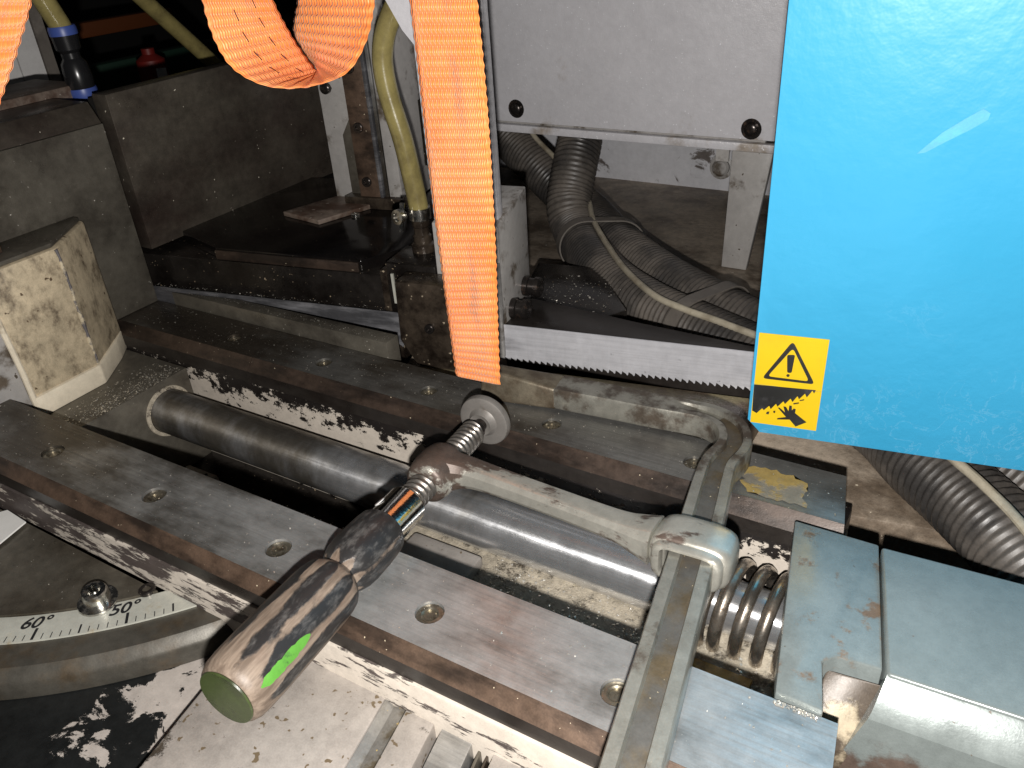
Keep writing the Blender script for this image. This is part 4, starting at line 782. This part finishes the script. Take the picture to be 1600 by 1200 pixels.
hprof = [(0, -0.3290), (0.0195, -0.3290), (0.0212, -0.3275), (0.0232, -0.3230), (0.0241, -0.3150), (0.0244, -0.3000), (0.0244, -0.2800), (0.0243, -0.2600), (0.0242, -0.2420), (0.0236, -0.2340), (0.0222, -0.2280), (0.0190, -0.2235), (0.0160, -0.2210), (0.0152, -0.2195), (0.0160, -0.2172), (0.0186, -0.2120), (0.0205, -0.2060), (0.0212, -0.1980), (0.0212, -0.1850), (0.0207, -0.1740), (0.0198, -0.1665), (0.0175, -0.1635), (0, -0.1635)]
hprof = [p for p in hprof]
hm = bm_lathe(hprof, 54, Matrix(((1, 0, 0, 0), (0, 0, 1, 0), (0, -1, 0, 0), (0, 0, 0, 1))), flute=lambda f, h: flute(f, h) if -0.322 < h < -0.230 else 0)
ho = part('handle', hm, 'handle', ck, KS, smooth=40)
part('end_cap', bm_lathe([(0, 0), (0.012, 0.0004), (0.0188, 0), (0.0196, -0.0012), (0.0192, -0.0022), (0.010, -0.0020), (0, -0.0024)], 36, axis_m((0, -0.3285, 0), (0, 1, 0))), 'green_cap', ho, KS)
def patch():
    b = bmesh.new(); rows = []; a0, a1 = -0.322, -0.277; n = 18
    for i in range(n + 1):
        t = i / n; y = a0 + (a1 - a0) * t; hw = 0.14 * min(1, 6 * t + 0.15, 6 * (1 - t) + 0.12) * (0.85 + 0.3 * random.random())
        q = 0.0247 if y > -0.315 else 0.0243
        rows.append([b.verts.new(((q) * math.cos(a), y, (q) * math.sin(a))) for a in (0.42 - hw, 0.42 - hw * 0.3, 0.42 + hw * 0.3, 0.42 + hw)])
    for i in range(n):
        for k in range(3): b.faces.new((rows[i][k], rows[i][k + 1], rows[i + 1][k + 1], rows[i + 1][k]))
    bmesh.ops.recalc_face_normals(b, faces=b.faces[:]); return b
part('paint_patch', patch(), 'green', ho, KS)

# ------------------------------------------------------------------ orange webbing straps
def strap(name, A, B, label, pitch=0.0066, stitches=None, per=None):
    """two edge polylines of the same length; ribs run across"""
    n0 = len(A); PA, PB = spline(A, 10), spline(B, 10); L = [0]
    mid = [(a + b_) / 2 for a, b_ in zip(PA, PB)]
    for i in range(1, len(mid)): L.append(L[-1] + (mid[i] - mid[i - 1]).length)
    N = int(L[-1] / pitch * 8); cols = 15; b = bmesh.new(); uvl = b.loops.layers.uv.new('UVMap'); rows = []; vco = {}; j = 0
    for i in range(N + 1):
        s = L[-1] * i / N
        while j < len(L) - 2 and L[j + 1] < s: j += 1
        t = (s - L[j]) / max(L[j + 1] - L[j], 1e-9); pa, pb = PA[j].lerp(PA[j + 1], t), PB[j].lerp(PB[j + 1], t)
        tg = (mid[min(j + 1, len(mid) - 1)] - mid[max(j - 1, 0)]).normalized(); nr = tg.cross(pb - pa).normalized()
        rip = 0.00075 * math.cos(math.tau * s / pitch) + random.uniform(-1, 1) * 0.00005; row = []
        for side in (1, -1):
            r_ = []
            for c in range(cols):
                q = c / (cols - 1); edge = min(1.0, min(q, 1 - q) * 9 + 0.05); jit = (0.0004 * math.sin(s * 900) if c in (0, cols - 1) else 0)
                v = b.verts.new(pa.lerp(pb, q) + nr * (side * 0.0012 * edge + rip * edge) + (pb - pa).normalized() * jit); vco[v] = (q, s / pitch); r_.append(v)
            row.append(r_)
        rows.append(row)
    for i in range(N):
        for side in (0, 1):
            for c in range(cols - 1):
                q = (rows[i][side][c], rows[i][side][c + 1], rows[i + 1][side][c + 1], rows[i + 1][side][c]); b.faces.new(q if side == 0 else q[::-1])
        for c in (0, cols - 1): b.faces.new((rows[i][0][c], rows[i][1][c], rows[i + 1][1][c], rows[i + 1][0][c]))
    for r_ in (rows[0], rows[-1]):
        for c in range(cols - 1): b.faces.new((r_[0][c], r_[0][c + 1], r_[1][c + 1], r_[1][c]))
    bmesh.ops.recalc_face_normals(b, faces=b.faces[:])
    for f in b.faces:
        for l in f.loops: l[uvl].uv = vco[l.vert]
    root = thing(name, label, 'strap', at(*mid[-1] if name != 'hanging' else mid[-1]), 'orange webbing straps')
    part('webbing', b, 'strap', root, smooth=0 if False else 180)
    if stitches:
        sb_ = bmesh.new()
        for lane, (s0, s1, side) in stitches:
            s = s0
            while s < s1:
                vs_ = []
                for ds, dl in ((-0.0035, -0.006), (0.0035, 0.006), (0.0035, 0.022), (-0.0035, 0.010)):
                    ss = s + ds; k = min(range(len(L)), key=lambda i: abs(L[i] - ss)); pa, pb = PA[k], PB[k]
                    k2 = min(k + 1, len(L) - 1); t = 0 if k2 == k else (ss - L[k]) / (L[k2] - L[k]); pa, pb = PA[k].lerp(PA[k2], t), PB[k].lerp(PB[k2], t)
                    tg = (mid[min(k + 1, len(mid) - 1)] - mid[max(k - 1, 0)]).normalized(); nr = tg.cross(pb - pa).normalized()
                    vs_.append(sb_.verts.new(pa.lerp(pb, lane + dl) + nr * side * 0.0022))
                sb_.faces.new(vs_); s += 0.0135
        part('stitching', sb_, 'strap_thread', root, smooth=0)
    return root
strap('webbing_strap', [(-0.3542, 0.4600, 0.4490), (-0.3542, 0.4600, 0.4090), (-0.3552, 0.4600, 0.3661), (-0.3542, 0.4590, 0.3276), (-0.3545, 0.4590, 0.2860), (-0.3549, 0.4590, 0.2409), (-0.3549, 0.4600, 0.1917), (-0.3540, 0.4600, 0.1386), (-0.3527, 0.4600, 0.0886)],
      [(-0.3028, 0.4600, 0.4470), (-0.3028, 0.4600, 0.4069), (-0.3034, 0.4600, 0.3660), (-0.3017, 0.4590, 0.3293), (-0.3015, 0.4590, 0.2896), (-0.3024, 0.4590, 0.2466), (-0.3046, 0.4600, 0.1993), (-0.3074, 0.4600, 0.1479), (-0.3102, 0.4600, 0.0908)],
      'long orange webbing strap hanging straight down with a cut end')
strap('webbing_strap', [(-0.4366, 0.3751, 0.4299), (-0.4535, 0.3825, 0.3970), (-0.4592, 0.3843, 0.3755), (-0.4565, 0.3841, 0.3532), (-0.4470, 0.3850, 0.3359), (-0.4295, 0.3891, 0.3256), (-0.4169, 0.4010, 0.3210), (-0.4064, 0.4211, 0.3203), (-0.3996, 0.4428, 0.3250), (-0.3974, 0.4632, 0.3420), (-0.3986, 0.4781, 0.3641), (-0.3957, 0.4849, 0.3906), (-0.3952, 0.4946, 0.4234)],
      [(-0.4362, 0.4159, 0.4284), (-0.4454, 0.4265, 0.3930), (-0.4497, 0.4348, 0.3694), (-0.4501, 0.4427, 0.3517), (-0.4500, 0.4520, 0.3353), (-0.4492, 0.4628, 0.3205), (-0.4479, 0.4678, 0.3165), (-0.4570, 0.4713, 0.3200), (-0.4674, 0.4715, 0.3299), (-0.4734, 0.4712, 0.3447), (-0.4718, 0.4791, 0.3642), (-0.4669, 0.4882, 0.3922), (-0.4645, 0.5005, 0.4269)],
      'orange webbing strap folded into a hanging loop with dark stitches', stitches=[(0.36, (0.03, 0.135, 1)), (0.66, (0.036, 0.13, 1))])
strap('webbing_strap', [(-0.4818, 0.2785, 0.4329), (-0.4882, 0.2583, 0.3907), (-0.4953, 0.2443, 0.3677), (-0.5047, 0.2307, 0.3472), (-0.5228, 0.2131, 0.3195)],
      [(-0.4729, 0.3006, 0.4168), (-0.4810, 0.2882, 0.3871), (-0.4870, 0.2752, 0.3644), (-0.4942, 0.2611, 0.3414), (-0.5085, 0.2450, 0.3123)],
      'orange webbing strap cut off by the upper left picture edge')

# ------------------------------------------------------------------ dim things in the upper left background
q = thing('quick_coupling_hose', 'yellowish hose with black coupling and blue rings behind the jaw plate', 'hose', at(-1.0, 0.625, 0.20))
a_, b_ = Vector((-1.0, 0.6238, 0.3211)), Vector((-1.0, 0.6265, 0.2300)); dv = (b_ - a_).normalized()
part('hose', bm_tube(spline([(-1.02, 0.575, 0.44), (-1.0, 0.602, 0.375), (-1.0, 0.6200, 0.330), (-1.0, 0.6235, 0.318)], 8), 0.0125, 16), 'hose_yellow', q)
part('blue_ring', bm_lathe([(0, 0), (0.0150, 0), (0.0160, 0.003), (0.0160, 0.010), (0, 0.010)], 20, axis_m(a_, dv)), 'blue_plastic', q)
part('coupling', bm_lathe([(0, 0.010), (0.0150, 0.010), (0.0140, 0.026), (0.0105, 0.030), (0.0105, 0.036), (0.0145, 0.042), (0.0165, 0.060), (0.0150, 0.070), (0, 0.070)], 20, axis_m(a_, dv)), 'black_plastic', q)
part('blue_ring', bm_lathe([(0, 0.0702), (0.0160, 0.0702), (0.0165, 0.073), (0.0165, 0.082), (0.0150, 0.085), (0, 0.085)], 20, axis_m(a_, dv)), 'blue_plastic', q)
part('hose', bm_tube([(-1.0, 0.6262, 0.237), (-1.0, 0.627, 0.20), (-1.005, 0.628, 0.10)], 0.0115, 14), 'black_plastic', q)
solo('plain_hose', bm_tube(spline([(-1.2, 0.80, 0.42), (-1.2, 0.8948, 0.3168), (-1.2, 1.0037, 0.1996), (-1.2, 1.06, 0.13)], 8), 0.0125, 16), 'hose_yellow', 'olive hose slanting behind the dark upright plate', 'hose', at(-1.2, 0.95, 0.13))
wp = thing('wall_board', 'pale board panel beyond the bevelled jaw plate, upper left', 'panel', at(-1.25, 0.62, 0.0))
part('board', bm_box(-1.26, -1.25, 0.50, 0.6980, 0.0, 0.50), 'white_board', wp); part('board', bm_box(-1.26, -1.25, 0.7000, 0.7350, 0.0, 0.50), 'white_board', wp)
part('trim', bm_box(-1.26, -1.247, 0.7365, 0.7530, 0.0, 0.50), 'tie', wp)
solo('orange_beam', bm_box(-1.62, -1.58, 0.92, 1.24, 0.235, 0.262, 0.003), 'orange_beam', 'dull orange bar in the dark upper left background', 'bar', at(-1.6, 1.08, 0.235))
solo('green_beam', bm_box(-1.72, -1.68, 1.05, 1.50, 0.10, 0.17, 0.003), 'green_beam', 'dull green bar in the dark upper left background', 'bar', at(-1.7, 1.3, 0.10))
rc = thing('red_canister', 'small red canister with white print in the dark background', 'canister', at(-1.45, 1.06, 0.09))
part('body', bm_lathe([(0, 0), (0.024, 0), (0.026, 0.01), (0.026, 0.075), (0.012, 0.085), (0.012, 0.095), (0, 0.095)], 20, at(-1.45, 1.06, 0.12)), 'red', rc)
part('print', bm_prism([(1.045, 0.150), (1.068, 0.145), (1.070, 0.180), (1.048, 0.182)], -1.4236, -1.4230, axis='x'), 'white_ink', rc)

# ------------------------------------------------------------------ loose metal chips
def swarf(spots, name, label, seed):
    rnd = random.Random(seed); V = []; F = []
    for cnt, x0, x1, y0, y1, z, s0, s1 in spots:
        for _ in range(cnt):
            x, y = rnd.uniform(x0, x1), rnd.uniform(y0, y1); s = s0 + (s1 - s0) * rnd.random() ** 3; a = rnd.uniform(0, math.tau); h = s * rnd.uniform(0.25, 0.8); k = rnd.uniform(0.25, 0.7)
            zz = z(x, y) if callable(z) else z; i = len(V); ca, sa = math.cos(a) * s, math.sin(a) * s
            V += [(x - ca, y - sa, zz), (x + ca, y + sa, zz + h * 0.3), (x - sa * k, y + ca * k, zz + h), (x + sa * k, y - ca * k, zz + h * 0.6)]
            F += [(i, i + 2, i + 1), (i, i + 1, i + 3), (i, i + 3, i + 2), (i + 1, i + 2, i + 3)]
    me = bpy.data.meshes.new(name); me.from_pydata(V, [], F); me.materials.append(M['swarf']); o = bpy.data.objects.new(name, me); C.objects.link(o)
    return tag(o, label, 'metal chips', kind='stuff')
swarf([(700, -1.0, -0.03, 0.281, 0.342, 0.0001, 0.0003, 0.0013), (700, -0.90, -0.06, 0.526, 0.579, 0.0001, 0.0003, 0.0012), (520, -0.835, -0.787, 0.37, 0.505, -0.0332, 0.0004, 0.0019),
       (500, -0.81, -0.787, 0.39, 0.505, -0.0332, 0.0004, 0.0020), (2600, -0.32, -0.035, 0.346, 0.51, -0.0899, 0.0005, 0.0022), (500, -0.60, -0.456, 0.396, 0.439, -0.1118, 0.0004, 0.0018),
       (500, -0.52, -0.09, 0.586, 0.64, -0.0298, 0.0004, 0.0018), (220, -0.86, -0.54, 0.587, 0.600, 0.017, 0.0004, 0.0014), (160, -0.9, -0.5, 0.265, 0.27, -0.0544, 0.0004, 0.001), (200, -0.055, -0.03, 0.341, 0.3445, 0.0002, 0.0004, 0.0012)],
      'metal_chips', 'fine bright metal chips scattered over rails, block and channel', 11)
def saw_xy(u, w): p = SAW @ Vector((u, w, 0)); return p.x, p.y
rnd = random.Random(5)
V = []; F = []
for _ in range(900):
    kind = rnd.random()
    if kind < 0.45: u, w, z = rnd.uniform(-0.78, -0.40), rnd.uniform(0.003, 0.0115), 0.018 if rnd.random() < 0.5 else 0.002
    elif kind < 0.75: u, w, z = rnd.uniform(-0.26, -0.17), rnd.uniform(0.09, 0.2), -0.0048
    else: u, w, z = rnd.uniform(-0.5, 0.1), rnd.uniform(0.18, 0.6), -0.0598
    x, y = saw_xy(u, w); s = 0.0004 + 0.0016 * rnd.random() ** 3; i = len(V)
    for _k in range(4): V.append((x + rnd.uniform(-s, s), y + rnd.uniform(-s, s), z + rnd.uniform(0, s)))
    F += [(i, i + 2, i + 1), (i, i + 1, i + 3), (i, i + 3, i + 2), (i + 1, i + 2, i + 3)]
me = bpy.data.meshes.new('metal_chips'); me.from_pydata(V, [], F); me.materials.append(M['swarf']); o = bpy.data.objects.new('metal_chips', me); C.objects.link(o)
tag(o, 'fine metal chips along the band and on the tray behind it', 'metal chips', kind='stuff')
